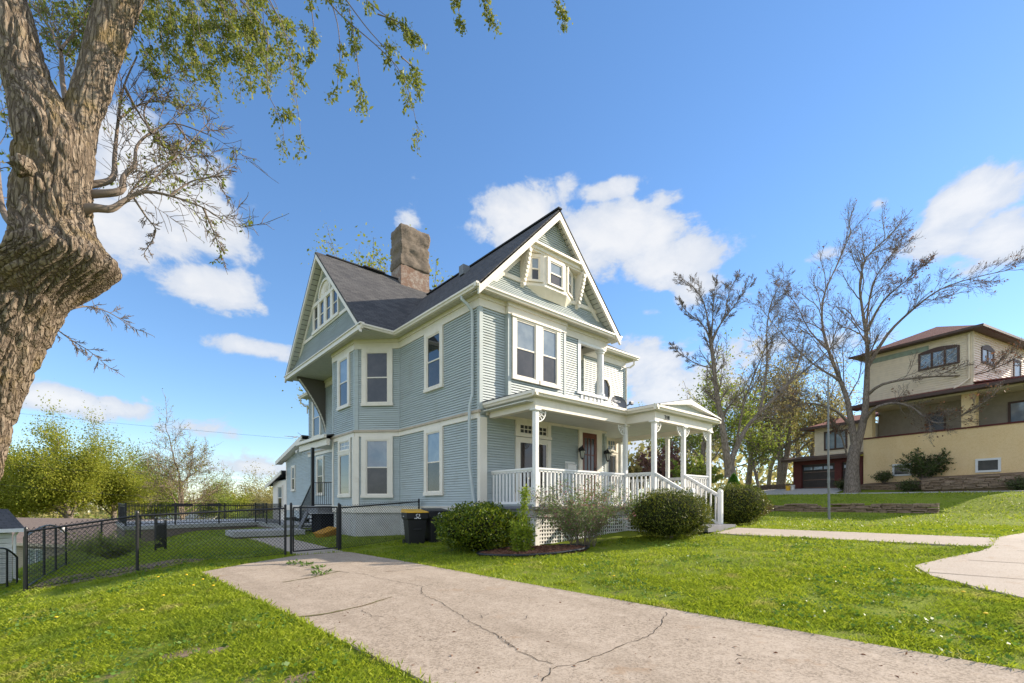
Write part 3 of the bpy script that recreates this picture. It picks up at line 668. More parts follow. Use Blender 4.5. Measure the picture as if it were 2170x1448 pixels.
mb = MB(); mb.face([FF.p(d0 + .13, 1.9, .018), FF.p(d1 - .13, 1.9, .018), FF.p(d1 - .13, 3.68, .018), FF.p(d0 + .13, 3.68, .018)]); mb.build('pane', M['glass_low'], dr)
mb = MB(); mb.bar(FF.p(d1 - .07, 2.42, .03), FF.p(d1 - .07, 2.42, .10), .04, .04); mb.bar(FF.p(d1 - .16, 2.42, .09), FF.p(d1 - .05, 2.42, .09), .025, .025); mb.bar(FF.p(d1 - .07, 2.6, .03), FF.p(d1 - .07, 2.6, .06), .06, .06); mb.build('handle', M['black'], dr)
# octagonal window on the wing
mb = MB(); cx, cz = FWs(7.02), 5.92
def octo(r, d, sx=.72): return [FW1.p(cx + sx * r * math.cos(R_(22.5 + 45 * i)), cz + r * math.sin(R_(22.5 + 45 * i)), d) for i in range(8)]
o1, o2, i2, i1 = octo(.62, .0), octo(.62, .08), octo(.46, .08), octo(.46, .02)
for i in range(8):
    j = (i + 1) % 8; mb.face([o1[i], o1[j], o2[j], o2[i]]); mb.face([o2[i], o2[j], i2[j], i2[i]]); mb.face([i2[i], i2[j], i1[j], i1[i]])
ow = mb.build('octagon_window', M['trim'], house); mb = MB(); mb.face(octo(.47, .021)); mb.build('pane', M['glass_clear'], ow)
# recessed upper balcony
mb = MB(); FF.box(mb, 4.28, 4.42, 5.2, Z3, -.06, .03); FF.box(mb, 4.22, 5.90, 5.2, 5.30, -.10, .06); FF.box(mb, 4.42, 4.54, 4.66, 5.2, -.05, .035); FF.box(mb, 5.52, 5.66, 4.66, 5.2, -.05, .035); FF.box(mb, 4.42, 5.66, 4.60, 4.66, -.05, .03)
FF.box(mb, 4.28, 5.86, 7.0, Z3 + .02, -.12, .02)
for i in range(4): x = 4.66 + i * .235; FF.box(mb, x, x + .12, 4.66, 5.2, -.03, .02)
mb.build('balcony_rail', M['white'], house)
mb = MB(); mb.lathe([(.17, 5.30), (.17, 5.38), (.135, 5.42), (.125, 6.3), (.115, 6.86), (.15, 6.9), (.15, 6.95), (.19, 6.97), (.19, 7.03)], (5.66, .10), 20); mb.build('balcony_column', M['white'], house, smooth=False)
mb = MB(); mb.box(4.29, .02, 4.12, 5.83, 1.88, 4.18); mb.box(4.285, .02, 7.40, 5.83, 1.88, 7.43); mb.build('balcony_floor', M['deck'], house)

# ------------------------------------------------------------------ roofs
mb = MB()
ev, za, ax = 7.55, 10.92, 2.92
yv = 12.0
mb.slab([(-.34, -.44, ev), (ax, -.44, za), (ax, 8.3, za), (-.34, 4.7, ev)], .07)
mb.slab([(6.18, -.44, ev), (ax, -.44, za), (ax, 8.3, za), (6.18, 8.3, ev)], .07)
# cross gable over the bay
gy0, gy1, gax, gaz = 4.70, 13.82, 9.25, 11.88
mb.slab([(-1.64, gy0, ev), (-1.64, gax, gaz), (6.2, gax, gaz), (ax, 8.25, za - .06), (-.34, gy0, ev)], .07)
mb.slab([(-1.64, gy1, ev), (-1.64, gax, gaz), (6.2, gax, gaz), (6.2, gy1, ev)], .07)
# wing hip
mb.slab([(4.6, .60, ev), (8.86, .60, ev), (7.2, 4.0, 9.6), (4.6, 4.0, 9.6)], .07); mb.slab([(8.86, .60, ev), (8.86, 12, ev), (7.2, 8, 9.6), (7.2, 4.0, 9.6)], .07)
# lower roof of the back part
mb.slab([(-.36, 13.0, 7.12), (-.36, 15.85, 7.12), (2.2, 13.4, 9.2), (2.2, 13.0, 9.2)], .07); mb.slab([(-.36, 15.85, 7.12), (6, 15.85, 7.12), (6, 13.4, 9.2), (2.2, 13.4, 9.2)], .07)
roof = mb.build('roof', M['roof'], house, uv=True)
mb = MB(); mb.bar((ax, -.46, za + .01), (ax, 7.9, za + .01), .16, .05); mb.bar((-1.2, gax, gaz + .005), (4.8, gax, gaz + .005), .15, .05); mb.bar((.4, gax - .02, gaz + .035), (1.4, gax - .02, gaz + .035), .3, .05); mb.build('ridge_cap', M['ridge'], roof)
mb = MB(); mb.box(2.2, 4.0, 10.25, 2.5, 4.3, 10.62); mb.build('roof_vent', M['galv'], roof)
# gutters and eave fascia
mb = MB(); gpz = [(0, 7.43), (.085, 7.43), (.10, 7.48), (.13, 7.50), (.13, 7.555), (0, 7.555)]
mb.prism([(-.30 - q, z) for q, z in gpz], 1, -.42, 4.74); mb.prism([(6.15 + q, z) for q, z in gpz], 1, -.42, 3)
mb.prism([(-.302 - q, z + .003) for q, z in gpz], 0, -.433, 6.283)
mb.prism([(4.723 - q, z + .003) for q, z in gpz], 0, -1.6, -.303)
mb.prism([(.722 - q, z + .003) for q, z in gpz], 0, 5.9, 8.913); mb.prism([(8.78 + q, z) for q, z in gpz], 1, .62, 8)
mb.prism([(-.30 - q, z - .43) for q, z in gpz], 1, 13.8, 15.85)
mb.box(-1.62, 4.66, 7.40, -1.52, 13.86, 7.56)
mb.box(-1.66, 4.62, 7.555, -1.50, 13.90, 7.60)
mb.build('gutter', M['trim'], house)

def gable(fr, zb, zm, za_, half, mid, flare, fscale, depth, name):
    """boarded gable wall with a flared skirt below its belt"""
    mb = MB(); sl = (za_ - zb) / half
    lo = lambda z: mid - (za_ - z) / sl; hi = lambda z: mid + (za_ - z) / sl
    n = round((zm - zb) / .07)
    def side(f):
        def g(t):
            z = zb + (zm - zb) * t; d = flare * (1 - t) ** 2
            q = f(z); k = Vector((0, 0, 1)) * 0
            return fr.p(q, z, d), (fr.n + Vector((0, 0, -.5 * (1 - t)))).normalized()
        return g
    siding(mb, side(lo), side(hi), n)
    wall(mb, fr, 0, 0, zm, za_ - .05, lo, hi, .076)
    mb.build(name, M['siding_gable'], house)
    mb = MB(); fr.box(mb, lo(zm) + .0, hi(zm) - .0, zm - .05, zm + .08, -.05, .05); mb.build('gable_belt', M['trim'], house)
    return lo, hi
# side gable (X = -1.25)
FG = Fr((-1.25, 18.5), (-1.25, 0)); gs = lambda y: 18.5 - y
gable(FG, 7.60, 8.80, 11.62, 4.30, gs(gax), .30, 1, 0, 'side_gable_siding')
# front gable
gable(FF, 7.58, 8.30, 10.72, 3.06, ax, .27, 1, 0, 'front_gable_siding')
def rake(fr, mid, za_, half, zb, d0, d1, w, name, m, inner):
    """barge boards on both slopes plus the boarded soffit behind them"""
    mb = MB(); sl = (za_ - zb) / half; L = math.hypot(half, za_ - zb); nx_, nz = (za_ - zb) / L, half / L
    for sg in (-1, 1):
        a = (mid + sg * half, zb); b = (mid, za_)
        q = lambda p, k: (p[0] - sg * nx_ * k, p[1] - nz * k)
        A0, B0 = a, b; top = [fr.p(*A0, d1), fr.p(*B0, d1)]; vb = w / nz
        mb.hexa([fr.p(a[0], a[1] - vb, d1), fr.p(b[0], b[1] - vb, d1), fr.p(b[0], b[1] - vb, d0), fr.p(a[0], a[1] - vb, d0), fr.p(a[0], a[1], d1), fr.p(b[0], b[1], d1), fr.p(b[0], b[1], d0), fr.p(a[0], a[1], d0)])
    o = mb.build(name, m, house)
    mb = MB(); v2 = (w * .55) / nz
    for sg in (-1, 1):
        a = (mid + sg * half, zb - v2); b = (mid, za_ - v2)
        n = 26
        for i in range(n):
            t0, t1 = i / n, (i + 1) / n - .004; P0 = (a[0] + (b[0] - a[0]) * t0, a[1] + (b[1] - a[1]) * t0); P1 = (a[0] + (b[0] - a[0]) * t1, a[1] + (b[1] - a[1]) * t1)
            pts = [fr.p(P0[0], P0[1], inner), fr.p(P1[0], P1[1], inner), fr.p(P1[0], P1[1], d0 - .003), fr.p(P0[0], P0[1], d0 - .003)]
            mb.face(pts)
    mb.build('rake_soffit', M['soffit'], o)
    mb = MB()
    for sg in (-1, 1):
        a = (mid + sg * half * .86, zb + (za_ - zb) * .14 - .21 / nz); b = (mid, za_ - .21 / nz)
        mb.hexa([fr.p(a[0], a[1] - .2, inner + .06), fr.p(b[0], b[1] - .2, inner + .06), fr.p(b[0], b[1] - .2, inner), fr.p(a[0], a[1] - .2, inner), fr.p(a[0], a[1], inner + .06), fr.p(b[0], b[1], inner + .06), fr.p(b[0], b[1], inner), fr.p(a[0], a[1], inner)])
    mb.build('gable_trim', M['trim'], o)
rake(FG, gs(gax), gaz - .06, 4.55, ev - .04, .31, .39, .17, 'side_barge_board', M['trim'], .0)
rake(FF, ax, za - .06, 3.26, ev - .04, .36, .44, .20, 'front_barge_board', M['trim'], .0)
# four windows and fanlight in the side gable
y0, y1 = 10.62, 7.57; zb, zt = 8.93, 9.98
mb = MB(); FG.box(mb, gs(y0) - .05, gs(y1) + .05, zb - .12, zb, 0, .10); FG.box(mb, gs(y0), gs(y1), zt, zt + .16, 0, .08)
k = (y0 - y1) / 4
for i in range(5):
    c = gs(y0) + i * k; h = .13 if 0 < i < 4 else .11
    FG.box(mb, max(c - h, gs(y0)), min(c + h, gs(y1)), zb, zt, 0, .07)
gwin = mb.build('gable_window', M['trim'], house)
sm = MB()
for i in range(4):
    a, b = gs(y0) + i * k + .13, gs(y0) + (i + 1) * k - .13; zm = (zb + zt) / 2
    for (u0, u1, v0, v1) in ((a, a + .03, zb, zt), (b - .03, b, zb, zt), (a + .03, b - .03, zb, zb + .03), (a + .03, b - .03, zt - .03, zt), (a + .03, b - .03, zm - .02, zm + .02)): FG.box(sm, u0, u1, v0, v1, 0, .04)
    for v0, v1, mm in ((zb + .03, zm - .02, 'glass_low'), (zm + .02, zt - .03, 'glass_clear')):
        pm = MB(); pm.face([FG.p(a + .03, v0, .022), FG.p(b - .03, v0, .022), FG.p(b - .03, v1, .022), FG.p(a + .03, v1, .022)]); pm.build('pane', M[mm], gwin)
sm.build('sash', M['trim'], gwin)
mb = MB(); fc, fz, fr_ = gs(9.08), zt + .16, .74
arc = [(fc + fr_ * math.cos(math.pi * i / 24), fz + .86 * fr_ * 1.0 * math.sin(math.pi * i / 24)) for i in range(25)]
mb.face([FG.p(*q, .045) for q in arc])
for i in range(24):
    a, b = arc[i], arc[i + 1]; A = lambda q, k2: (fc + (q[0] - fc) * k2, fz + (q[1] - fz) * k2)
    mb.face([FG.p(*a, .10), FG.p(*b, .10), FG.p(*A(b, .86), .10), FG.p(*A(a, .86), .10)]); mb.face([FG.p(*a, 0), FG.p(*b, 0), FG.p(*b, .10), FG.p(*a, .10)]); mb.face([FG.p(*A(b, .86), .10), FG.p(*A(a, .86), .10), FG.p(*A(a, .86), .04), FG.p(*A(b, .86), .04)])
for i in range(1, 9):
    t = math.pi * i / 9; FG_a = (fc + .12 * math.cos(t), fz + .10 * math.sin(t)); FG_b = (fc + .62 * math.cos(t), fz + .54 * math.sin(t)); mb.bar(FG.p(*FG_a, .05), FG.p(*FG_b, .05), .022, .022)
mb.build('sunburst_fan', M['trim'], house)
# curved shingled bracket under the side gable
prof = [(0, 7.44), (-1.32, 7.44), (-1.24, 7.30)] + [(-1.24 * (1 - t) ** 1.55, 7.30 - 2.42 * t) for t in [i / 14 for i in range(1, 15)]] + [(0, 4.80)]
mb = MB(); mb.prism(prof, 1, 12.78, 13.0); br = mb.build('gable_bracket', M['tan'], house)
br.data.materials.clear(); br.data.materials.append(shingles('bracket_shakes', (.30, .27, .23), (.36, .325, .28), .10, .14))
mb = MB(); mb.tube([(x, 12.765, z) for x, z in prof[2:-1]], .028, 6)
for k2 in range(3, 17): x, z = prof[k2 - 1]; mb.box(x - .03, 12.74, z - .03, x + .03, 12.8, z + .03)
mb.build('rope_edge', M['trim'], br)
# oriel window group, ledge and scalloped brackets in the front gable
lz0, lz1 = 9.22, 9.50
mb = MB(); FF.box(mb, 1.52, 4.32, 9.34, 9.46, 0, .34); FF.box(mb, 1.66, 4.18, 9.46, 9.53, 0, .435); FF.box(mb, 1.58, 4.26, 9.28, 9.34, 0, .30)
mb.build('oriel_ledge', M['trim'], house)
mb = MB(); n = 26; sl = (10.72 - 7.58) / 3.06
wall(mb, Fr((0, -.18), (6, -.18)), 0, 0, 9.54, 10.62, lambda z: ax - (10.66 - z) / sl, lambda z: ax + (10.66 - z) / sl, .07); mb.build('pediment_siding', M['siding_gable'], house)
pl = [(1.80, 0), (2.36, -.29), (3.34, -.29), (3.98, 0)]
mb = MB(); mb.prism(pl, 2, 8.36, 9.30)
A = [(1.76, .0), (2.34, -.33), (3.36, -.33), (4.02, 0)]
mb.prism(A, 2, 8.26, 8.36)
mb.face([(x, y, 8.26) for x, y in A] [::-1])
A2 = [(2.3, .0), (2.6, -.05), (3.3, -.05), (3.6, 0)]
for i in range(3): mb.face([(A[i][0], A[i][1], 8.26), (A[i + 1][0], A[i + 1][1], 8.26), (A2[i + 1][0], A2[i + 1][1] - .02, 8.02), (A2[i][0], A2[i][1] - .02, 8.02)])
ori = mb.build('oriel', M['trim'], house)
for (a, b) in zip(pl, pl[1:]):
    f = Fr(a, b); mg = .16 if f.L > .8 else .13
    window(f, mg - .06, f.L - mg + .06, 8.37, 9.26, .10, .10, .05, up='glass_up', low='glass_low')
for xx in (1.57, 4.12):
    mb = MB(); pr = [(0, 9.30), (-.37, 9.30)] + [(-.34 * (1 - t) ** .8 - .05, 9.24 - 1.05 * t) for t in [i / 8 for i in range(9)]] + [(0, 8.10)]
    mb.prism(pr, 0, xx, xx + .13); bb = mb.build('gable_console', M['trim'], house); mb = MB()
    for i in range(9):
        t = i / 9; y = -.34 * (1 - t) ** .8 - .055; z = 9.20 - 1.05 * t
        mb.prism([(xx + .01, z), (xx + .12, z), (xx + .12, z - .07), (xx + .10, z - .115), (xx + .065, z - .13), (xx + .03, z - .115), (xx + .01, z - .07)], 1, y - .045, y + .02)
    mb.build('scallop', M['trim'], bb)
# downspouts
def spout(pts, name='downspout', r=.045, m='siding'):
    mb = MB(); P = []
    for p in pts: P.append(Vector(p))
    mb.tube(P, r, 8); return mb.build(name, M[m], house)
M['spout'] = painted('pale_blue_downspout', (.50, .55, .55), .4, .05)
spout([(-.34, .42, 7.45), (-.34, .42, 7.34), (-.22, .30, 7.18), (-.10, .25, 7.0), (-.085, .25, 6.8), (-.085, .25, 4.55), (-.13, .26, 4.40), (-.16, .29, 4.2), (-.16, .29, 2.5), (-.09, .17, 1.4), (-.09, .16, .5)], m='spout')
spout([(8.72, .74, 7.45), (8.72, .74, 7.25), (8.6, .86, 7.12), (8.46, .96, 7.1), (8.46, .96, 4.5)], r=.04, m='trim')
spout([(-.36, 15.6, 7.0), (-.36, 15.6, 6.8), (-.2, 15.5, 6.6), (-.06, 15.45, 6.55), (-.06, 15.45, 6.2)], r=.04, m='trim')
# chimney
mb = MB(); cz = [(11.35, 1.0), (12.40, 1.0)]
CX0, CX1, CY0, CY1 = 2.10, 3.60, 8.9, 9.9
mb.box(CX0, CY0, 11.0, CX1, CY1, 12.55); chb = mb.build('chimney', M['brickstain'], house)
import bmesh
bm = bmesh.new(); bmesh.ops.create_cube(bm, size=1); bmesh.ops.subdivide_edges(bm, edges=bm.edges[:], cuts=22, use_grid_fill=True)
for v in bm.verts:
    c = Vector((CX0 + CX1, CY0 + CY1, 0)) / 2; p = v.co
    z = 12.45 + (p.z + .5) * 1.95; k = 1.05 - .05 * sst(14.1, 14.4, z) - (.05 if int((z - 12.45) / .39) % 2 else 0) - .03 * (abs(((z - 12.45) / .39) % 1 - .5) > .42)
    q = Vector((c.x + p.x * (CX1 - CX0) * k, c.y + p.y * (CY1 - CY0) * k, z))
    q += Vector([mnoise.noise(q * 2.3 + Vector((i * 9, 0, 0))) * .05 + mnoise.noise(Vector((q.x * 5, q.y * 5, q.z * 11)) + Vector((i * 9, 3, 0))) * .030 for i in range(3)])
    if abs(z - 13.05) < .07: q.x += (c.x - q.x) * .05; q.y += (c.y - q.y) * .05
    v.co = q
me = bpy.data.meshes.new('chimney_stack'); bm.to_mesh(me); bm.free(); me.materials.append(M['stone']); me.polygons.foreach_set('use_smooth', [True] * len(me.polygons))
o = bpy.data.objects.new('chimney_stack', me); COL.objects.link(o); o.parent = chb

# ------------------------------------------------------------------ front porch (parts of the house)
PX0, PX1, PY0, PY1, PXE = .38, 4.34, -1.96, -3.0, 7.77
mb = MB(); mb.box(.22, PY0 - .16, 1.19, PX1 - .1, -.11, GZ); mb.box(PX1 - .098, PY1 - .16, 1.19, PXE + .14, .98, GZ); mb.build('porch_floor', M['deck'], house)
mb = MB(); mb.box(.30, PY0 - .06, .98, PX1 - .0, PY0 + .0, 1.188); mb.box(.30, PY0 + .001, .98, .36, -.1, 1.188); mb.box(PX1 - .03, PY1 - .06, .98, PX1 + .03, PY0 - .062, 1.188); mb.box(PX1 - .03, PY1 - .06, .98, PXE, PY1, 1.187); mb.box(PXE, PY1 - .06, .98, PXE + .06, 1, 1.186); mb.build('porch_skirt_board', M['found'], house)
def post(x, y, zb=GZ, zt=3.84, w=.125):
    mb = MB(); h = w / 2; mb.box(x - h, y - h, zb, x + h, y + h, zt); mb.box(x - h - .05, y - h - .05, zt - .03, x + h + .05, y + h + .05, zt + .015)
    return mb.build('porch_post', M['white'], house, bev=.008)
POSTS = [(PX0, PY0), (PX1, PY0), (PX1, PY1), (6.05, PY1), (PXE, PY1), (PXE, -1.4), (PXE, .75)]
for p in POSTS: post(*p)
for x, y, z in ((PX0, PY0, .1), (PX1, PY0, .3), (PX1, PY1, .3), (PXE, PY1, .3)): mb = MB(); mb.box(x - .08, y - .08, z, x + .08, y + .08, .97); mb.build('porch_pier', M['white'], house)
# lattice skirts
def lattice(a, b, z0, z1):
    fr = Fr(a, b); mb = MB(); p, w = .098, .042
    n = int(fr.L / p)
    for i in range(n + 1): x = i * fr.L / n; fr.box(mb, max(0, x - w / 2), min(fr.L, x + w / 2), z0, z1, -.012, .0)
    k = int((z1 - z0) / p)
    for j in range(k + 1): z = z0 + j * (z1 - z0) / k; fr.box(mb, 0, fr.L, max(z0, z - w / 2), min(z1, z + w / 2), .0005, .010)
    return mb.build('lattice_skirt', M['white'], house)
lattice((PX0 + .09, PY0 - .02), (PX1 - .08, PY0 - .02), .26, .96); lattice((PX1 - .02, PY0 - .08), (PX1 - .02, PY1 + .08), .40, .96); lattice((PX1 + .08, PY1 - .02), (PXE - .08, PY1 - .02), .50, .96); lattice((PX0 + .0, -.12), (PX0 + .0, PY0 + .09), .2, .96)
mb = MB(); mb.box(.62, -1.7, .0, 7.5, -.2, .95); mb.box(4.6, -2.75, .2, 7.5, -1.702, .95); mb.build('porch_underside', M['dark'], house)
# ceiling, beams, roof
mb = MB(); mb.box(.06, PY0, 4.02, PX1, -.06, 4.05); mb.box(PX1, PY1, 4.02, PXE, .98, 4.05); mb.build('porch_ceiling', M['soffit'], house)
mb = MB(); bz0, bz1, bh = 3.855, 4.14, .09
mb.box(PX0 - bh, PY0 - bh, bz0, PX1 + bh, PY0 + bh, bz1); mb.box(PX0 - bh, PY0 + bh + .001, bz0, PX0 + bh, -.1, bz1)
mb.box(PX1 - bh, PY1 - bh, bz0, PX1 + bh, PY0 - bh - .001, bz1); mb.box(PX1 + bh + .001, PY1 - bh, bz0, PXE + bh, PY1 + bh, bz1); mb.box(PXE - bh, PY1 + bh + .001, bz0, PXE + bh, .98, bz1)
mb.build('porch_beam', M['trim'], house)
mb = MB(); ov = .30
mb.slab([(PX0 - ov + .01, PY0 - ov + .01, 4.292), (PX1 + .02, PY0 - ov + .01, 4.292), (PX1 + .02, -.0, 4.50), (PX0 - ov + .01, -.02, 4.33)], .05)
mb.slab([(PX1 - ov + .01, PY1 - ov + .01, 4.293), (5.95, PY1 - ov + .01, 4.70), (5.95, .9, 4.70), (PX1 - ov + .01, .0, 4.31)], .05); mb.slab([(PXE + ov + .05, PY1 - ov, 4.26), (5.95, PY1 - ov, 4.70), (5.95, .9, 4.70), (PXE + ov + .05, .9, 4.26)], .05)
pr = mb.build('porch_roof', M['roof'], house, uv=True)
mb = MB(); pg = [(0, 4.145), (.07, 4.145), (.085, 4.19), (.12, 4.215), (.12, 4.285), (0, 4.285)]
mb.prism([(PY0 - .18 - q, z) for q, z in pg], 0, PX0 - ov, PX1 - ov + .06); mb.prism([(PX0 - .178 - q, z - .003) for q, z in pg], 1, PY0 - ov + .003, -.02)
mb.prism([(PX1 - .178 - q, z - .003) for q, z in pg], 1, PY1 - ov + .003, PY0 - .181); mb.prism([(PY1 - .18 - q, z) for q, z in pg], 0, PX1 - ov, PXE + ov + .05); mb.prism([(PXE + .228 + q, z - .003) for q, z in pg], 1, PY1 - ov + .003, .9)
mb.build('porch_gutter', M['trim'], house)
mb = MB(); mb.box(PX0 - .18, PY0 - .18, 4.13, PX1 + .1, -.06, 4.144); mb.box(PX1 - .18, PY1 - .18, 4.131, PXE + .2, .95, 4.145); mb.build('porch_soffit', M['soffit'], house)
# pediment
mb = MB(); mb.face([(4.35, PY1 - .16, 4.24), (7.75, PY1 - .16, 4.24), (5.95, PY1 - .16, 4.62)]); mb.build('pediment_panel', M['siding_gable'], house)
mb = MB()
for x in (PX1 - ov + .14, PXE + ov - .02):
    mb.hexa([(x, PY1 - .32, 4.275), (5.95, PY1 - .32, 4.52), (5.95, PY1 - .16, 4.52), (x, PY1 - .16, 4.275), (x, PY1 - .32, 4.305), (5.95, PY1 - .32, 4.68), (5.95, PY1 - .16, 4.68), (x, PY1 - .16, 4.305)] if x < 5 else
            [(5.95, PY1 - .32, 4.52), (x, PY1 - .32, 4.275), (x, PY1 - .16, 4.275), (5.95, PY1 - .16, 4.52), (5.95, PY1 - .32, 4.68), (x, PY1 - .32, 4.305), (x, PY1 - .16, 4.305), (5.95, PY1 - .16, 4.68)])
mb.build('pediment_trim', M['white'], house)
# quarter-round fretwork brackets on the posts
def fret(x, y, dx, dy):
    mb = MB(); r = .30; z0 = 3.83
    c = Vector((x + dx * .07, y + dy * .07, z0 - .0)); D = Vector((dx, dy, 0))
    P = [c + D * (r * math.sin(t)) + Vector((0, 0, -r * math.cos(t))) for t in [math.pi / 2 * i / 8 for i in range(9)]]
    for a, b in zip(P, P[1:]): mb.bar(a, b, .03, .03)
    for i in (1, 3, 5, 7): mb.bar(c + (P[i] - c) * .25, P[i], .018, .018)
    Q = [c + (p - c) * .6 for p in P]
    for a, b in zip(Q, Q[1:]): mb.bar(a, b, .018, .018)
    mb.build('post_bracket', M['white'], house)
for a in ((PX0, PY0, 1, 0), (PX1, PY0, -1, 0), (PX1, PY1, 1, 0), (6.05, PY1, -1, 0), (6.05, PY1, 1, 0), (PXE, PY1, -1, 0)): fret(*a)
# railings
def railing(a, b, za=GZ, zb_=GZ, h=1.02, skip=0.0, end=False):
    a, b = Vector((*a, 0)), Vector((*b, 0)); u = (b - a).normalized(); L = (b - a).length; mb = MB()
    A = a + Vector((0, 0, za)); B = b + Vector((0, 0, zb_)); U = Vector((0, 0, 1))
    mb.bar(A + U * h, B + U * h, .085, .05); mb.bar(A + U * (h - .055), B + U * (h - .055), .04, .06); mb.bar(A + U * .10, B + U * .10, .05, .07)
    n = max(1, round(L / .148))
    r = mb.build('porch_railing', M['white'], house); mb = MB()
    for i in range(n):
        t = (i + .5) / n; p = A.lerp(B, t); mb.box(p.x - .020, p.y - .020, p.z + .10, p.x + .020, p.y + .020, p.z + h - .06)
    mb.build('baluster', M['white'], r)
    return r
railing((PX0, -.10), (PX0, PY0 + .06)); railing((PX0 + .06, PY0), (PX1 - .06, PY0)); railing((PX1, PY0 - .06), (PX1, PY1 + .06)); railing((6.11, PY1), (PXE - .06, PY1)); railing((PXE, PY1 + .06), (PXE, -1.46)); railing((PXE, -1.34), (PXE, .70))
# steps
mb = MB(); sz0 = .57
for i, y in enumerate((-3.16, -3.46, -3.76)): mb.box(4.40, y - .32, 1.05 - i * .17 - .03, 5.99, y, 1.05 - i * .17 + .01)
for i, y in enumerate((-3.16, -3.46, -3.76)): mb.box(4.42, y - .02, .5, 5.97, y - .001, 1.05 - i * .17 - .031)
mb.box(4.40, -4.66, sz0 - .02, 6.12, -3.98, .72); mb.build('front_steps', M['deck'], house)
railing((PX1, PY1 - .06), (PX1, -4.16), GZ, .72 - .1, 1.0); railing((6.05, PY1 - .06), (6.05, -4.16), GZ, .72 - .1, 1.0)
for x in (PX1, 6.05): mb = MB(); mb.box(x - .065, -4.29, .70, x + .065, -4.16, 1.73); mb.prism([(-4.29, 1.73), (-4.16, 1.73), (-4.19, 1.765), (-4.26, 1.765)], 0, x - .06, x + .06); mb.build('newel_post', M['white'], house, bev=.012)
# house number on the beam
def text(s, size, m, parent, M4, name, depth=.006):
    cu = bpy.data.curves.new(name, 'FONT'); cu.body = s; cu.size = size; cu.extrude = depth; cu.align_x = 'CENTER'; cu.align_y = 'CENTER'; cu.resolution_u = 3
    o = bpy.data.objects.new(name, cu); COL.objects.link(o); dg = bpy.context.evaluated_depsgraph_get()
    me = bpy.data.meshes.new_from_object(o.evaluated_get(dg)); bpy.data.objects.remove(o); me.materials.clear(); me.materials.append(m)
    o = bpy.data.objects.new(name, me); COL.objects.link(o)
    if parent: o.parent = parent
    o.matrix_local = M4; return o
front = Matrix.Rotation(R_(90), 4, 'X')
text('218', .19, M['blackletter'], house, Matrix.Translation((4.90, PY1 - .105, 3.99)) @ front, 'house_number')

# ------------------------------------------------------------------ side stoop and rear wing (parts of the house)
mb = MB(); mb.slab([(-1.62, 8.3, 4.12), (-1.62, 11.9, 4.12), (.0, 11.9, 4.42), (.0, 8.3, 4.42)], .05); mb.build('stoop_roof', M['roof'], house, uv=True)
mb = MB(); mb.box(-1.66, 8.2, 4.0, -1.55, 11.95, 4.13); mb.box(-1.52, 8.3, 3.72, -1.38, 11.9, 3.98); mb.box(-1.378, 8.5, 3.94, 0, 11.85, 3.98); mb.build('stoop_beam', M['trim'], house)
for y in (9.62,): mb = MB(); mb.box(-1.68, y, 1.1, -1.56, y + .12, 3.72); mb.build('stoop_post', M['black'], house)
mb = MB(); mb.box(-1.78, 8.55, 1.12, -.02, 9.85, 1.24); mb.box(-1.76, 8.6, .95, -.04, 8.66, 1.118); mb.box(-1.76, 8.66, .95, -1.70, 9.85, 1.118); mb.build('stoop_floor', M['deck'], house)
def picket(a, b, za, zb_, h=.98, parent=None, sp=.11, name='black_railing', mm='black', off=.06):
    a, b = Vector((*a, za)), Vector((*b, zb_)); U = Vector((0, 0, 1)); L = (b - a).length; mb = MB()
    mb.bar(a + U * h, b + U * h, .045, .035); mb.bar(a + U * off, b + U * off, .03, .03)
    r = mb.build(name, M[mm], parent or house); mb = MB()
    n = max(1, round(L / sp))
    for i in range(1, n): p = a.lerp(b, i / n); mb.box(p.x - .008, p.y - .008, p.z + off, p.x + .008, p.y + .008, p.z + h)
    mb.build('picket', M[mm], r); return r
picket((-1.62, 9.5), (-1.05, 8.62), 1.24, 1.24, .98); picket((-1.62, 9.75), (-1.62, 11.35), 1.24, .16, .98)
mb = MB(); mb.box(-1.09, 8.58, 1.2, -1.03, 8.64, 2.3); mb.build('railing_post', M['black'], house); mb = MB(); mb.box(-1.65, 11.33, .0, -1.58, 11.40, 1.24); mb.build('railing_post', M['black'], house)
mb = MB()
for i in range(6): mb.box(-1.70, 9.86 + i * .26, 1.02 - i * .18, -.3, 10.14 + i * .26, 1.06 - i * .18)
mb.hexa([(-1.79, 9.86, .88), (-1.71, 9.86, .88), (-1.71, 11.4, -.2), (-1.79, 11.4, -.2), (-1.79, 9.86, 1.16), (-1.71, 9.86, 1.16), (-1.71, 11.4, .10), (-1.79, 11.4, .10)])
mb.build('stoop_stairs', M['deck'], house)
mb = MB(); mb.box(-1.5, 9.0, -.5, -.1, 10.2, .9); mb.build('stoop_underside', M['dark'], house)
FR1 = Fr((0, 19.6), (0, 15.42))
mb = MB(); wall(mb, FR1, 0, FR1.L, GZ, 3.95)
wall(mb, FR1, 0, 0, 3.95, 4.85, lambda z: 0 + (z - 3.95) / .9 * 3.5, lambda z: 4.18)
mb.build('rear_wing_siding', M['siding'], house)
mb = MB(); mb.prism([(.01, 15.4), (4.5, 15.4), (4.5, 19.6), (.01, 19.6)], 2, .5, 3.95); mb.prism([(.01, 19.7), (3.5, 19.7), (3.5, 22.6), (.01, 22.6)], 2, .2, 2.8); mb.build('rear_wing_core', M['siding'], house)
mb = MB(); FR1.box(mb, 0, FR1.L, .95, GZ - .01, -.02, .03); FR1.box(mb, 0, .1, GZ, 3.9, 0, .03); mb.build('rear_skirt_board', M['trim'], house)
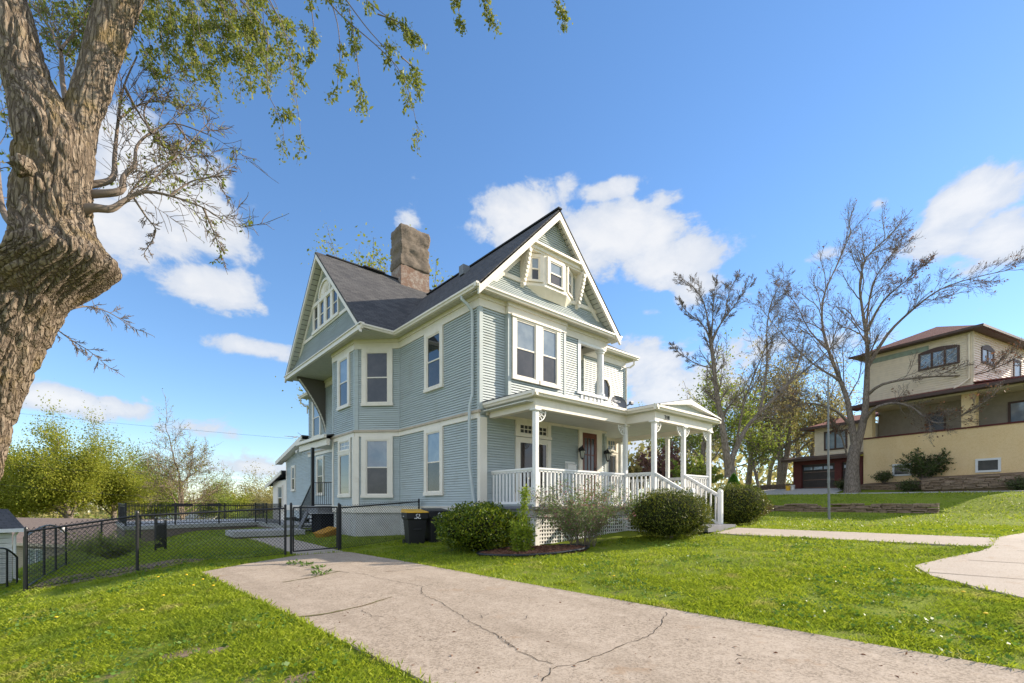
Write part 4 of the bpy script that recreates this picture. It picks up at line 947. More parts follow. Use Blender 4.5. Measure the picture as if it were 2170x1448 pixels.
mb = MB(); mb.slab([(-.35, 15.44, 5.02), (4.8, 15.44, 5.02), (4.8, 20.6, 3.98), (-.35, 20.6, 3.98)], .06); mb.slab([(-.3, 19.62, 3.35), (3.8, 19.62, 3.35), (3.8, 23.4, 2.55), (-.3, 23.4, 2.55)], .06); mb.build('rear_roof', M['roof'], house, uv=True)
mb = MB(); mb.hexa([(-.38, 15.44, 4.78), (-.33, 15.44, 4.78), (-.33, 20.6, 3.72), (-.38, 20.6, 3.72), (-.38, 15.44, 5.0), (-.33, 15.44, 5.0), (-.33, 20.6, 3.95), (-.38, 20.6, 3.95)]); mb.hexa([(-.33, 19.62, 3.12), (-.28, 19.62, 3.12), (-.28, 23.4, 2.32), (-.33, 23.4, 2.32), (-.33, 19.62, 3.33), (-.28, 19.62, 3.33), (-.28, 23.4, 2.53), (-.33, 23.4, 2.53)])
mb.slab([(-.33, 15.44, 4.80), (0, 15.44, 4.80), (0, 20.6, 3.76), (-.33, 20.6, 3.76)], .01); mb.build('rear_barge_board', M['trim'], house)
window(FR1, 19.6 - 18.45, 19.6 - 17.75, 2.05, 3.55, .09, .09, .08)
FR2 = Fr((0, 22.6), (0, 19.62)); mb = MB(); FR2.box(mb, 0, FR2.L, .3, 2.75, -.01, .02); mb.build('rear_porch_wall', M['trim'], house); window(FR2, 1.2, 2.4, .9, 2.5, .12, .1, .1, off=.02)
mb = MB(); mb.bar((-.02, 16.9, 4.35), (-.22, 16.8, 4.25), .12, .14); mb.bar((-.2, 16.8, 4.28), (-.3, 16.6, 4.18), .1, .1); mb.build('floodlight', M['white'], house)
PATCHES = []
M['straw'] = speckle('bare_earth_and_straw', (.27, .19, .12), (.38, .29, .18), (.17, .11, .07), 60, 14, .95, .8)
# ------------------------------------------------------------------ things on the house
def lantern(x, label):
    t = thing('wall_lantern', label, 'wall lantern', (x, 0, 3.2), 0, 'wall lanterns beside the front door')
    mb = MB(); mb.lathe([(.055, -.04), (.06, .06), (.03, .09)], (0, -.09), 12); mb.bar((0, -.02, .05), (0, -.16, .12), .03, .03); mb.bar((0, -.16, .12), (0, -.2, .10), .03, .04); mb.build('bracket', M['black'], t)
    mb = MB(); mb.lathe([(.012, .18), (.02, .15), (.012, .12), (.03, .10), (.05, .05), (.115, .0), (.12, -.03), (.10, -.035)], (0, -.2), 8); mb.lathe([(.015, -.33), (.04, -.29), (.055, -.27)], (0, -.2), 8)
    for i in range(6): a = i * math.pi / 3; mb.bar((.095 * math.cos(a), -.2 + .095 * math.sin(a), -.03), (.055 * math.cos(a), -.2 + .055 * math.sin(a), -.28), .012, .012)
    mb.build('cage', M['black'], t)
    mb = MB(); mb.lathe([(.085, -.035), (.048, -.265)], (0, -.2), 6); mb.build('lamp_glass', M['lamp_glass'], t)
lantern(4.30, 'black wall lantern on the casing left of the red-brown front door')
lantern(5.72, 'black wall lantern between the front door and the small side window')
t = thing('mailbox', 'white wall mailbox under the siding between the big window and the front door', 'mailbox', (3.86, -.02, 2.52))
mb = MB(); mb.prism([(-.0, 0), (-.11, 0), (-.11, .15), (-.05, .19), (0, .21)], 0, -.21, .21); mb.build('body', M['white'], t, bev=.006); mb = MB(); mb.prism([(-.0, .215), (-.05, .197), (-.125, .155), (-.125, .135), (-.13, .16), (-.05, .21), (0, .225)], 0, -.22, .22); mb.build('lid', M['white'], t)
mb = MB(); mb.box(-.24, -.005, -.02, .24, 0.005, .27); mb.build('back_plate', M['white'], t)
# satellite dish on the porch roof
t = thing('satellite_dish', 'grey oval satellite dish with its arm, standing on the porch roof', 'satellite dish', (4.23, -1.72, 4.26), R_(0))
mb = MB(); n, mr = 40, 7; a_, b_ = .35, .23
c0 = Vector((0, 0, .30)); nrm = Vector((-.10, -1, .12)).normalized(); ux = Vector((1, -.08, -.10)).normalized(); ux = (ux - nrm * ux.dot(nrm)).normalized(); uy = nrm.cross(ux) * -1
rings = []
for back in (0, 1):
    for k in range(mr + 1):
        r = k / mr
        for j in range(n):
            th = 2 * math.pi * j / n; p = c0 + ux * (a_ * r * math.cos(th)) + uy * (b_ * r * math.sin(th)) + nrm * (.09 * r * r - (.014 if back else 0)); mb.v.append(tuple(p))
    o0 = back * (mr + 1) * n
    for k in range(mr):
        for j in range(n):
            q = (o0 + k * n + j, o0 + k * n + (j + 1) % n, o0 + (k + 1) * n + (j + 1) % n, o0 + (k + 1) * n + j); mb.f.append(q if back else q[::-1])
e0, e1 = mr * n, (mr + 1) * n + mr * n
for j in range(n): mb.f.append((e0 + j, e0 + (j + 1) % n, e1 + (j + 1) % n, e1 + j))
mb.build('reflector', M['dish'], t, smooth=True)
mb = MB(); mb.tube([(0, .1, -.04), (0, .1, .18), (0, .03, .30)], .025, 8); mb.build('mast', M['galv'], t)
mb = MB(); mb.bar((.06, -.02, .08), (.30, -.30, .30), .035, .04); mb.build('arm', M['galv'], t); mb = MB(); mb.box(.24, -.36, .26, .40, -.27, .36); mb.build('receiver', M['galv'], t, bev=.02)
rot = Matrix((( ux.x, -uy.x * -1, nrm.x, 0), (ux.y, uy.y, nrm.y, 0), (ux.z, uy.z, nrm.z, 0), (0, 0, 0, 1)))
rot = Matrix(((ux.x, uy.x, nrm.x), (ux.y, uy.y, nrm.y), (ux.z, uy.z, nrm.z))).to_4x4()
if rot.determinant() < 0: rot = Matrix(((ux.x, -uy.x, nrm.x), (ux.y, -uy.y, nrm.y), (ux.z, -uy.z, nrm.z))).to_4x4()
text('DIRECTV', .08, M['letter'], t, Matrix.Translation(c0 + uy * .0 + Vector((-.05, 0, .06)) + nrm * .035) @ rot, 'lettering', .004)

# ------------------------------------------------------------------ wheeled bins
def bin_(loc, rz, lid, label):
    t = thing('wheelie_bin', label, 'wheelie bin', loc, rz, 'wheeled bins by the house wall')
    mb = MB()
    def ringp(w, d0, d1, z): return [(-w, d0, z), (w, d0, z), (w, d1, z), (-w, d1, z)]
    L = [ringp(.235, -.30, .26, .03), ringp(.26, -.335, .30, .50), ringp(.29, -.37, .35, .86), ringp(.33, -.41, .38, .88), ringp(.34, -.42, .39, 1.06)]
    i0 = 0
    for r in L: mb.v += r
    for k in range(len(L) - 1):
        for j in range(4): a = k * 4 + j; b = k * 4 + (j + 1) % 4; mb.f.append((a, b, b + 4, a + 4))
    mb.f.append((3, 2, 1, 0)); mb.f.append((16, 17, 18, 19))
    mb.box(-.12, -.372, .55, .12, -.345, .58); body = mb.build('body', M['binblack'], t, bev=.015)
    mb = MB(); mb.hexa([(-.355, -.445, 1.065), (.355, -.445, 1.065), (.355, .42, 1.065), (-.355, .42, 1.065), (-.345, -.43, 1.10), (.345, -.43, 1.10), (.33, .40, 1.17), (-.33, .40, 1.17)]); mb.box(-.13, -.475, 1.06, .13, -.446, 1.09); mb.build('lid', M[lid], t, bev=.012)
    mb = MB(); mb.tube([(-.28, .46, 1.02), (.28, .46, 1.02)], .018, 8); mb.bar((-.26, .38, .98), (-.26, .46, 1.02), .03, .03); mb.bar((.26, .38, .98), (.26, .46, 1.02), .03, .03); mb.build('handle', M['binblack'], t)
    for x in (-.30, .26): mb = MB(); mb.tube([(x, .30, .12), (x + .04, .30, .12)], .12, 16); mb.build('wheel', M['black'], t)
    fr = Fr((-.3, -.41), (.3, -.41)); mb = MB()                       # moulded sign: arrows in a triangle and a line of print
    for k in range(3):
        a = R_(90 + 120 * k); b = R_(90 + 120 * k + 85); P = [Vector((.30 + .055 * math.cos(q), 0, .98 + .055 * math.sin(q))) for q in (a, (a + b) / 2, b)]
        mb.bar(fr.p(P[0].x, P[0].z, .008), fr.p(P[1].x, P[1].z, .008), .022, .006, (0, 1, 0)); mb.bar(fr.p(P[1].x, P[1].z, .008), fr.p(P[2].x, P[2].z, .008), .034, .006, (0, 1, 0))
    for k in range(7):
        if k != 3: fr.box(mb, .20 + k * .028, .22 + k * .028, .885, .912, .004, .011)
    mb.build('marking', M['letter'], t)
    mb = MB(); fs = Fr((-.335, .30), (-.335, -.36))
    for k in range(5): fs.box(mb, .20 + k * .03, .222 + k * .03, .945, .967, .004, .012)
    mb.build('side_marking', M['letter'], t)
bin_((-1.02, 1.98, -.0), R_(-16), 'yellow', 'black wheeled bin with a yellow lid by the grey foundation')
bin_((-.42, 1.75, .03), R_(-12), 'binblack', 'all-black wheeled bin half hidden behind the bright green shrub')
t = thing('storage_tub', 'faded yellow plastic tub lying tipped under the black stoop', 'plastic tub', (-1.80, 7.45, .02), R_(28))
t.rotation_euler = (R_(4), R_(-14), R_(28))
mb = MB(); mb.hexa([(-.40, -.2, 0), (.40, -.2, 0), (.40, .2, 0), (-.40, .2, 0), (-.48, -.26, .33), (.48, -.26, .33), (.48, .26, .33), (-.48, .26, .33)]); mb.build('body', M['oldyellow'], t, bev=.03); t.scale = (.85, .85, .85)
mb = MB(); mb.box(-.50, -.28, .331, .50, .28, .37); mb.build('rim', M['oldyellow'], t, bev=.01)

# ------------------------------------------------------------------ fences
def chain(name, label, P, zs, h=1.22, group=None, posts=None, pr=.03, mid=False, cat='fence'):
    """chain-link run along P (x, y) with ground heights zs"""
    t = thing(name, label, cat, (P[0][0], P[0][1], zs[0]), 0, group); o = Vector((P[0][0], P[0][1], zs[0]))
    V = [Vector((p[0], p[1], z)) - o for p, z in zip(P, zs)]
    mb = MB()
    for a, b in zip(V, V[1:]): mb.tube([a + Vector((0, 0, h)), b + Vector((0, 0, h))], .021, 8); mb.tube([a + Vector((0, 0, .05)), b + Vector((0, 0, .05))], .005, 5)
    mb.build('top_rail', M['black'], t)
    for i, v in enumerate(V):
        if posts and i not in posts: continue
        mb = MB(); mb.tube([v + Vector((0, 0, -.15)), v + Vector((0, 0, h + .06))], pr, 10); mb.lathe([(pr * 1.15, v.z + h + .06), (pr * .9, v.z + h + .095), (.004, v.z + h + .11)], (v.x, v.y), 10); mb.build('fence_post', M['black'], t)
    mb = MB(); s = .062
    for a, b in zip(V, V[1:]):
        L = math.hypot(b.x - a.x, b.y - a.y); H = h + .03; k = 0
        def pt(x, z): return a + (b - a) * (x / L) + Vector((0, 0, z + .04))
        x = -H
        while x < L:
            for sg in (1, -1):
                x0, z0, x1, z1 = (x, 0, x + H, H) if sg > 0 else (x, H, x + H, 0)
                lo, hi = max(x0, 0), min(x1, L)
                if hi - lo > .01:
                    za = z0 + (z1 - z0) * (lo - x0) / H; zb = z0 + (z1 - z0) * (hi - x0) / H
                    mb.bar(pt(lo, za), pt(hi, zb), .0062, .0062)
            x += s * 1.414
    mb.build('mesh', M['black'], t); return t
z = lambda p: ground_z(*p)
def fence_run(name, label, P, **k): return chain(name, label, P, [z(p) for p in P], **k)
fence_run('chain_link_fence', 'black chain-link fence between the gate and the house wall, behind the bins', [(-3.16, 2.42), (-.10, 3.35)], group='black chain-link fences')
fence_run('chain_link_fence', 'black chain-link fence left of the gate, crossing the sloping grass to a corner post', [(-4.72, 2.08), (-7.72, 2.1), (-9.47, 2.75)], group='black chain-link fences')
chain('chain_link_fence', 'black chain-link fence beyond the arched panel, running back to the iron gate', [(-9.3, 11.05), (-8.4, 12.6), (-7.2, 13.9)], [ground_z(-9.3, 11.05), ground_z(-8.4, 12.6), ground_z(-7.2, 13.9)], group='black chain-link fences')
# gate
t = thing('gate', 'black chain-link walk gate with square frame across the concrete path', 'gate', (-4.58, 2.08, .02))
o = Vector((-4.58, 2.08, .02)); b = Vector((-3.22, 2.38, .02)) - o; u = b.normalized()
for q, nm in ((0, 'gate_post'), (b.length, 'gate_post')): mb = MB(); p = u * q; mb.tube([p + Vector((0, 0, -.2)), p + Vector((0, 0, 1.30))], .032, 10); mb.lathe([(.036, 1.30), (.028, 1.335), (.004, 1.35)], (p.x, p.y), 10); mb.build(nm, M['black'], t)
mb = MB(); A = u * .06; B = u * (b.length - .06)
for a1, b1 in ((A + Vector((0, 0, .07)), A + Vector((0, 0, 1.22))), (B + Vector((0, 0, .07)), B + Vector((0, 0, 1.22))), (A + Vector((0, 0, .07)), B + Vector((0, 0, .07))), (A + Vector((0, 0, 1.22)), B + Vector((0, 0, 1.22)))): mb.tube([a1, b1], .019, 8)
mb.build('gate_frame', M['black'], t); mb = MB(); H = 1.14; L = (B - A).length; x = -H
while x < L:
    for sg in (1, -1):
        x0, z0, x1, z1 = (x, 0, x + H, H) if sg > 0 else (x, H, x + H, 0); lo, hi = max(x0, 0), min(x1, L)
        if hi - lo > .01: mb.bar(A + u * lo + Vector((0, 0, .08 + z0 + (z1 - z0) * (lo - x0) / H)), A + u * hi + Vector((0, 0, .08 + z0 + (z1 - z0) * (hi - x0) / H)), .0062, .0062)
    x += .0877
mb.build('mesh', M['black'], t)
mb = MB(); mb.bar(u * .02 + Vector((0, -.03, .95)), u * .12 + Vector((0, -.03, .95)), .03, .05); mb.build('latch', M['black'], t)
# arched double gates of black metal along the downhill fence
def arch_gate(p0, p1, z0, z1, label, w=.26):
    t = thing('arched_gate', label, 'gate', (p0[0], p0[1], z0), 0, 'arched gates in the downhill fence'); o = Vector((p0[0], p0[1], z0)); B = Vector((p1[0], p1[1], z1)) - o
    mb = MB(); top = [B * (i / 10) + Vector((0, 0, 1.12 + w * math.sin(math.pi * i / 10))) for i in range(11)]
    mb.tube(top, .022, 8); mb.tube([Vector((0, 0, .08)), B + Vector((0, 0, .08))], .018, 8); mb.build('gate_frame', M['black'], t)
    for q in (0, .35, .65, 1): mb = MB(); mb.tube([B * q + Vector((0, 0, -.1)), B * q + Vector((0, 0, 1.12 + w * math.sin(math.pi * q)))], .025, 8); mb.build('upright', M['black'], t)
    mb = MB(); n = 26
    for i in range(1, n): q = i / n; mb.bar(B * q + Vector((0, 0, .08)), B * q + Vector((0, 0, 1.12 + w * math.sin(math.pi * q))), .007, .007)
    for j in range(1, 22): mb.bar(Vector((0, 0, .06 + j * .055)), B + Vector((0, 0, .06 + j * .055)), .006, .006)
    mb.build('mesh', M['black'], t)
arch_gate((-9.5, 2.86), (-9.3, 11.0), ground_z(-9.5, 2.86), ground_z(-9.3, 11), 'arched black mesh gate panel just behind the fence corner post')
a0 = at(-30, 1270, 10.8); a1 = at(36, 1262, 12.5)
arch_gate((a0.x, a0.y), (a1.x, a1.y), a0.z - .1, a1.z - .1, 'low arched black mesh gate at the foot of the white shed', .2)
# short iron gate by the retaining wall
p = at(330, 1160, 16.2); t = thing('iron_gate', 'short black picket gate standing on the grass below the patio wall', 'gate', (p.x, p.y, ground_z(p.x, p.y)), R_(60))
mb = MB()
for x in (0, .62): mb.box(x - .03, -.03, -.1, x + .03, .03, 1.15 - x * .15)
mb.build('gate_post', M['black'], t); mb = MB()
for i in range(1, 8): mb.box(i * .077 - .012, -.012, .1, i * .077 + .012, .012, 1.0 - i * .01)
mb.box(.03, -.015, .12, .59, .015, .16); mb.box(.03, -.015, .86, .59, .015, .9); mb.box(.03, -.004, .16, .59, .004, .86); mb.build('panel', M['black'], t)

# ------------------------------------------------------------------ patio behind the house
t = thing('patio', 'raised concrete patio with a stained retaining wall behind the side yard', 'patio', (-4, 17, 0))
PT = [(-7.7, 16.3), (-1.95, 17.9), (-1.95, 12.95), (-.02, 12.95), (-.02, 25), (-7.9, 25)]
mb = MB(); mb.prism([(x + 4, y - 17) for x, y in PT], 2, .14, .32); mb.build('slab_edge', M['conc'], t)
mb = MB(); mb.prism([(x * .985 + 4 - .06, y - 17 + .06) for x, y in PT], 2, -2.5, .138); mb.build('retaining_wall', M['concbrown'], t)
t = thing('patio_railing', 'black metal picket railing round the raised patio', 'railing', (0, 0, .32))
RP = [((-7.62, 16.40), (-5.75, 16.93)), ((-5.75, 16.93), (-3.85, 17.45)), ((-3.85, 17.45), (-2.05, 17.95)), ((-2.05, 17.95), (-2.05, 15.5)), ((-2.05, 15.5), (-2.05, 13.05)), ((-7.75, 24.8), (-5.0, 24.8)), ((-5.0, 24.8), (-2.4, 24.8)), ((-2.4, 24.8), (-.1, 24.8)), ((-7.62, 16.5), (-7.75, 20.6)), ((-7.75, 20.6), (-7.75, 24.7))]
for a, b in RP:
    r = picket(a, b, .0, .0, 1.0, t, .12, 'railing_panel', off=.08); mb = MB(); A = Vector((*a, 0)); B = Vector((*b, 0)); mb.bar(A + Vector((0, 0, .90)), B + Vector((0, 0, .90)), .03, .03); mb.build('rail', M['black'], r)
for p in set([a for a, b in RP] + [b for a, b in RP]): mb = MB(); mb.box(p[0] - .032, p[1] - .032, 0, p[0] + .032, p[1] + .032, 1.06); mb.build('railing_post', M['black'], t)
for k, (x, y) in enumerate(((-4.7, 24.74), (-3.0, 24.74))):
    tt = thing('flower_box', ('long', 'short')[k] + ' black flower box hanging on the far patio railing, ' + ('left' if k == 0 else 'right') + ' one of the pair', 'flower box', (x, y, 1.15)); mb = MB(); L = .55 if k == 0 else .42
    mb.hexa([(-L * .9, -.1, 0), (L * .9, -.1, 0), (L * .9, .06, 0), (-L * .9, .06, 0), (-L, -.13, .2), (L, -.13, .2), (L, .08, .2), (-L, .08, .2)]); mb.build('box', M['black'], tt)
t = thing('step_block', 'low grey concrete step block at the end of the side path', 'step', (-3.7, 10.2, 0)); mb = MB(); mb.box(-.9, -.8, .05, 1.7, .9, .27); mb.build('tread', M['conc'], t, bev=.015); mb = MB(); mb.box(-.8, -.72, -.25, 1.65, .8, .049); mb.build('base', M['concbrown'], t)

# ------------------------------------------------------------------ shrubs
def blob(mb, c, r, n=18, amp=.12, seed=0):
    i0 = len(mb.v); m = n // 2
    for k in range(m + 1):
        ph = math.pi * k / m
        for j in range(n):
            th = 2 * math.pi * j / n; d = Vector((math.sin(ph) * math.cos(th), math.sin(ph) * math.sin(th), math.cos(ph)))
            f = 1 + amp * mnoise.noise(d * 2.2 + Vector((seed, 0, 0))); mb.v.append((c[0] + d.x * r[0] * f, c[1] + d.y * r[1] * f, c[2] + d.z * r[2] * f))
    for k in range(m):
        for j in range(n): mb.f.append((i0 + k * n + j, i0 + (k + 1) * n + j, i0 + (k + 1) * n + (j + 1) % n, i0 + k * n + (j + 1) % n))
def shrub_pts(c, r, n, seed=0, amp=.12, shell=.30, low=-1.0, sprig=0.0):
    """points through the outer shell of a lumpy crown"""
    out = []
    while len(out) < n:
        d = Vector(rng.normal(size=3)); d.normalize()
        if d.z < low: continue
        f = 1 + amp * mnoise.noise(d * 2.2 + Vector((seed, 0, 0))) + .09 * mnoise.noise(d * 6 + Vector((seed, 5, 0))) + .07 * mnoise.noise(d * 13 + Vector((seed, 9, 0)))
        k = 1 - shell * random.random() ** 1.6
        if sprig and random.random() < .02: k += random.random() * sprig
        out.append((c[0] + d.x * r[0] * f * k, c[1] + d.y * r[1] * f * k, c[2] + d.z * r[2] * f * k))
    return np.array(out)
def shrub(name, label, cat, loc, r, leaf, n=9000, size=.05, seed=0, amp=.14, aspect=.45, shell=.3, low=-.85, core=.80, group=None, brown=None, sprig=0):
    t = thing(name, label, cat, loc, 0, group)
    c = (0, 0, r[2] * .92)
    mb = MB(); blob(mb, c, tuple(q * core for q in r), 22, amp, seed); mb.build('inner_core', M['core'], t, smooth=True)  # solid dark core added in place of inner twigs, blocks the see-through
    P = shrub_pts(c, r, n, seed, amp, shell, low, sprig); P = P[P[:, 2] > .02]
    dirs = (P - np.array(c)) / np.array(r); dirs /= np.linalg.norm(dirs, axis=1)[:, None] + 1e-9
    dirs = dirs * .55 + np.array((0, 0, .45))
    if brown:
        B = np.array(brown[0]); k = np.linalg.norm((P - B) / np.array(brown[1]), axis=1) < 1 + .3 * rng.normal(size=len(P))
        Vb, Fb = leaves(P[k], size, aspect=aspect, up=dirs[k]); np_mesh('browned_foliage', Vb, Fb, M['leaf_yewbrown'], t); P, dirs = P[~k], dirs[~k]
    Vv, Ff = leaves(P, size, aspect=aspect, up=dirs); np_mesh('foliage', Vv, Ff, M[leaf], t)
    mb = MB()
    for i in range(7):
        a = random.random() * 6.28; mb.tube([(.05 * math.cos(a), .05 * math.sin(a), -.1), (.12 * math.cos(a), .12 * math.sin(a), r[2] * .4), (r[0] * .6 * math.cos(a), r[1] * .6 * math.sin(a), r[2] * 1.0)], [.03, .025, .012], 6)
    mb.build('stem', M['twig'], t); return t
def gpt(x, y, d): p = at(x, y, d); return (p.x, p.y, ground_z(p.x, p.y))
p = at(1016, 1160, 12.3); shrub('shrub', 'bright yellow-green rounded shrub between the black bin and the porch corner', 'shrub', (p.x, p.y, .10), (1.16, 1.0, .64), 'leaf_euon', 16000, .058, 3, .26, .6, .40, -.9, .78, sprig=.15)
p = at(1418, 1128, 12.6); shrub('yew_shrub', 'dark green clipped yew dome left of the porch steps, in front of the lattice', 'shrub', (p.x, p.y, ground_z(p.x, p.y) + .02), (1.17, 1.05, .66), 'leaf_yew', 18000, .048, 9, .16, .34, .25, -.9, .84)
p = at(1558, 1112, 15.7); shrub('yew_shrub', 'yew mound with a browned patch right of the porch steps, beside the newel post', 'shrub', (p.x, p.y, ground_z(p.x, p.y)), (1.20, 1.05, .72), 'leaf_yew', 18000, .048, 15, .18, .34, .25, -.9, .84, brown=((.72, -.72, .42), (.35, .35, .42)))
# dwarf spruce
p = at(1555, 1062, 17.0); t = thing('dwarf_spruce', 'small bright green cone-shaped evergreen peeking over the yew mound', 'evergreen', (p.x, p.y, ground_z(p.x, p.y)))
n = 6000; hh = rng.random(n) ** .8; a = rng.random(n) * 6.283; rr = .52 * (1 - hh ** 1.7) * (.75 + .25 * rng.random(n)); P = np.stack([rr * np.cos(a), rr * np.sin(a), .15 + 1.62 * hh], 1)
Vv, Ff = leaves(P, .06, aspect=.35, up=np.stack([np.cos(a), np.sin(a), .5 + 0 * a], 1) * .7); np_mesh('foliage', Vv, Ff, M['leaf_cone'], t)
mb = MB(); mb.lathe([(.05, -.1), (.40, .2), (.38, .7), (.22, 1.3), (.03, 1.68)], (0, 0), 14); mb.build('inner_core', M['core'], t)  # solid dark core added behind the needles
# loose flowering shrub with pink tips in front of the lattice
def twiggy(name, label, cat, loc, stems, h, spread, leaf, nl, size, seed, droop=.1, thick=.012, aspect=.5, base=.08):
    random.seed(seed); t = thing(name, label, cat, loc); mb = MB(); pts = []
    for i in range(stems):
        a = random.random() * 6.28; lean = random.random() ** .6 * spread; H = h * random.uniform(.55, 1.0) * (1 - .25 * (lean / spread) ** 2)
        P = [Vector((0, 0, -.05)) + Vector((math.cos(a), math.sin(a), 0)) * base * random.random()]; m_ = 7
        for k in range(1, m_ + 1):
            f = k / m_; P.append(P[0] * (1 - f) + Vector((math.cos(a) * lean * f ** 1.2, math.sin(a) * lean * f ** 1.2, H * f ** .85 - droop * f ** 3)) + Vector((random.gauss(0, .03), random.gauss(0, .03), 0)))
        mb.tube(P, [thick * (1 - .8 * k / m_) for k in range(m_ + 1)], 5)
        for k in range(2, m_):
            for s_ in range(2):
                b = P[k] + Vector((random.gauss(0, .2), random.gauss(0, .2), random.uniform(.0, .3))); mb.tube([P[k], P[k].lerp(b, .5) + Vector((0, 0, .03)), b], [thick * .4, thick * .3, thick * .15], 4, False)
                for q in range(int(nl / stems / 12)): f = random.random(); x = P[k].lerp(b, f); pts.append((x.x + random.gauss(0, .045), x.y + random.gauss(0, .045), x.z + random.gauss(0, .045)))
        for q in range(int(nl / stems / 3)): f = random.uniform(.2, 1) * m_; k = min(int(f), m_ - 1); x = P[k].lerp(P[k + 1], f - k); pts.append((x.x + random.gauss(0, .05), x.y + random.gauss(0, .05), x.z + random.gauss(0, .05)))
    mb.build('stem', M['twig'], t); P = np.array(pts); P = P[P[:, 2] > .03]; Vv, Ff = leaves(P, size, aspect=aspect); np_mesh('foliage', Vv, Ff, M[leaf], t); return t
p = at(1235, 1150, 11.9); twiggy('flowering_shrub', 'loose airy shrub with pinkish tips in front of the porch lattice', 'shrub', (p.x, p.y, ground_z(p.x, p.y)), 72, 1.95, 1.55, 'leaf_pink', 13500, .043, 5, .12, .007, base=.30)
p = at(1108, 1172, 11.3); t = thing('slender_shrub', 'slender upright yellow-green shrub in the mulch bed by the porch corner post', 'shrub', (p.x, p.y, ground_z(p.x, p.y)))
mb = MB(); pts = []
for i in range(11):
    x0, y0 = random.gauss(0, .09), random.gauss(0, .09); H = (1.62 if i < 2 else random.uniform(.45, 1.0)); tx, ty = (.16 if i < 2 else random.gauss(0, .22)), random.gauss(0, .12)
    P = [Vector((x0 + tx * (k / 6), y0 + ty * (k / 6), H * k / 6 - .04)) for k in range(7)]; mb.tube(P, [.01 * (1 - .12 * k) for k in range(7)], 5)
    for q in range(int(H * 420)): f = random.random() ** .9 * 6; k = min(int(f), 5); x = P[k].lerp(P[k + 1], f - k); pts.append((x.x + random.gauss(0, .05), x.y + random.gauss(0, .05), max(.02, x.z + random.gauss(0, .03))))
mb.build('stem', M['twig'], t); Vv, Ff = leaves(np.array(pts), .06, aspect=.5); np_mesh('foliage', Vv, Ff, M['leaf_bright'], t)
# mulch bed with chips and edging
bed = [gpt(x, y, 1)[:2] for x, y in ()]
c = at(1130, 1178, 11.4); BED = [(c.x + 1.15 * math.cos(q) * (1.0 + .15 * math.cos(2 * q)) , c.y + .75 * math.sin(q)) for q in [2 * math.pi * i / 28 for i in range(28)]]
a_ = R_(-38); BED = [(c.x + (x - c.x) * math.cos(a_) - (y - c.y) * math.sin(a_), c.y + (x - c.x) * math.sin(a_) + (y - c.y) * math.cos(a_)) for x, y in BED]
sheet('mulch_bed', BED, M['mulch'], .045, .4)
n = 2600; P = []
while len(P) < n:
    x, y = c.x + rng.normal() * .8, c.y + rng.normal() * .8
    if inside(x, y, BED): P.append((x, y, ground_z(x, y) + .05))
Vv, Ff = leaves(np.array(P), .055, flat=.75, aspect=.35); o = np_mesh('mulch_chips', Vv, Ff, M['mulch']); o['kind'] = 'stuff'
mb = MB(); E = [Vector((x, y, ground_z(x, y) + .05)) for x, y in BED]; E = [c.lerp(q, 1.0) + (q - Vector((c.x, c.y, q.z))).normalized() * .03 for q in E]; E = [Vector((q.x, q.y, ground_z(q.x, q.y) + .05)) for q in E]
mb.tube(E[8:] + E[:5], .03, 6); o = mb.build('bed_edging', M['black']); tag(o, 'curved black edging strip round the red-brown mulch bed', 'garden edging')
# thin metal pole on the right lawn
p = gpt(1757, 1105, 20); t = thing('clothes_pole', 'thin weathered grey pole standing on the lawn in front of the big bare tree', 'pole', p)
mb = MB(); mb.tube([(0, 0, -.2), (.01, .02, 1.5), (0, .03, 3.2), (.06, .05, 6.15)], [.05, .045, .04, .028], 10); mb.build('shaft', M['galv'], t); mb = MB(); mb.tube([(0, .02, 1.55), (.01, .02, 1.8)], .055, 8); mb.build('sleeve', M['galv'], t)

p = at(238, 1165, 15.5); twiggy('weedy_shrub', 'low feathery yellow-green shrub on the bank behind the left fence', 'shrub', (p.x, p.y, ground_z(p.x, p.y)), 40, 1.1, 1.5, 'leaf_g', 5200, .09, 77, .15, .01, .25)
SOIL = [(-9.6, 2.6), (-8.6, 2.35), (-7.6, 1.9), (-6.6, 1.95), (-6.3, 2.5), (-7.0, 3.1), (-8.0, 3.6), (-9.2, 4.6)]
sheet('bare_soil', SOIL, M['soil'], .012, .3, ground_v)

for k, (x, y, zz, rx, ry) in enumerate(((385, 1392, -.17, .20, .08), (462, 1384, -.12, .09, .06), (640, 1444, -.06, .14, .06), (300, 1192, -.6, .6, .25))):
    d = 993.0 * (CAM.z - zz) / (y - 1067.0); p = at(x, y, d); q = []
    for i in range(22):
        a = 2 * math.pi * i / 22; r = 1 + .35 * mnoise.noise(Vector((math.cos(a) * 1.6 + k * 7, math.sin(a) * 1.6, 0)))
        q.append((p.x + RT[0] * rx * r * math.cos(a) + FW[0] * ry * 1.6 * r * math.sin(a), p.y + RT[1] * rx * r * math.cos(a) + FW[1] * ry * 1.6 * r * math.sin(a)))
    sheet('bare_patch', q, M['straw'], .005, .15, ground_v); PATCHES.append(q)
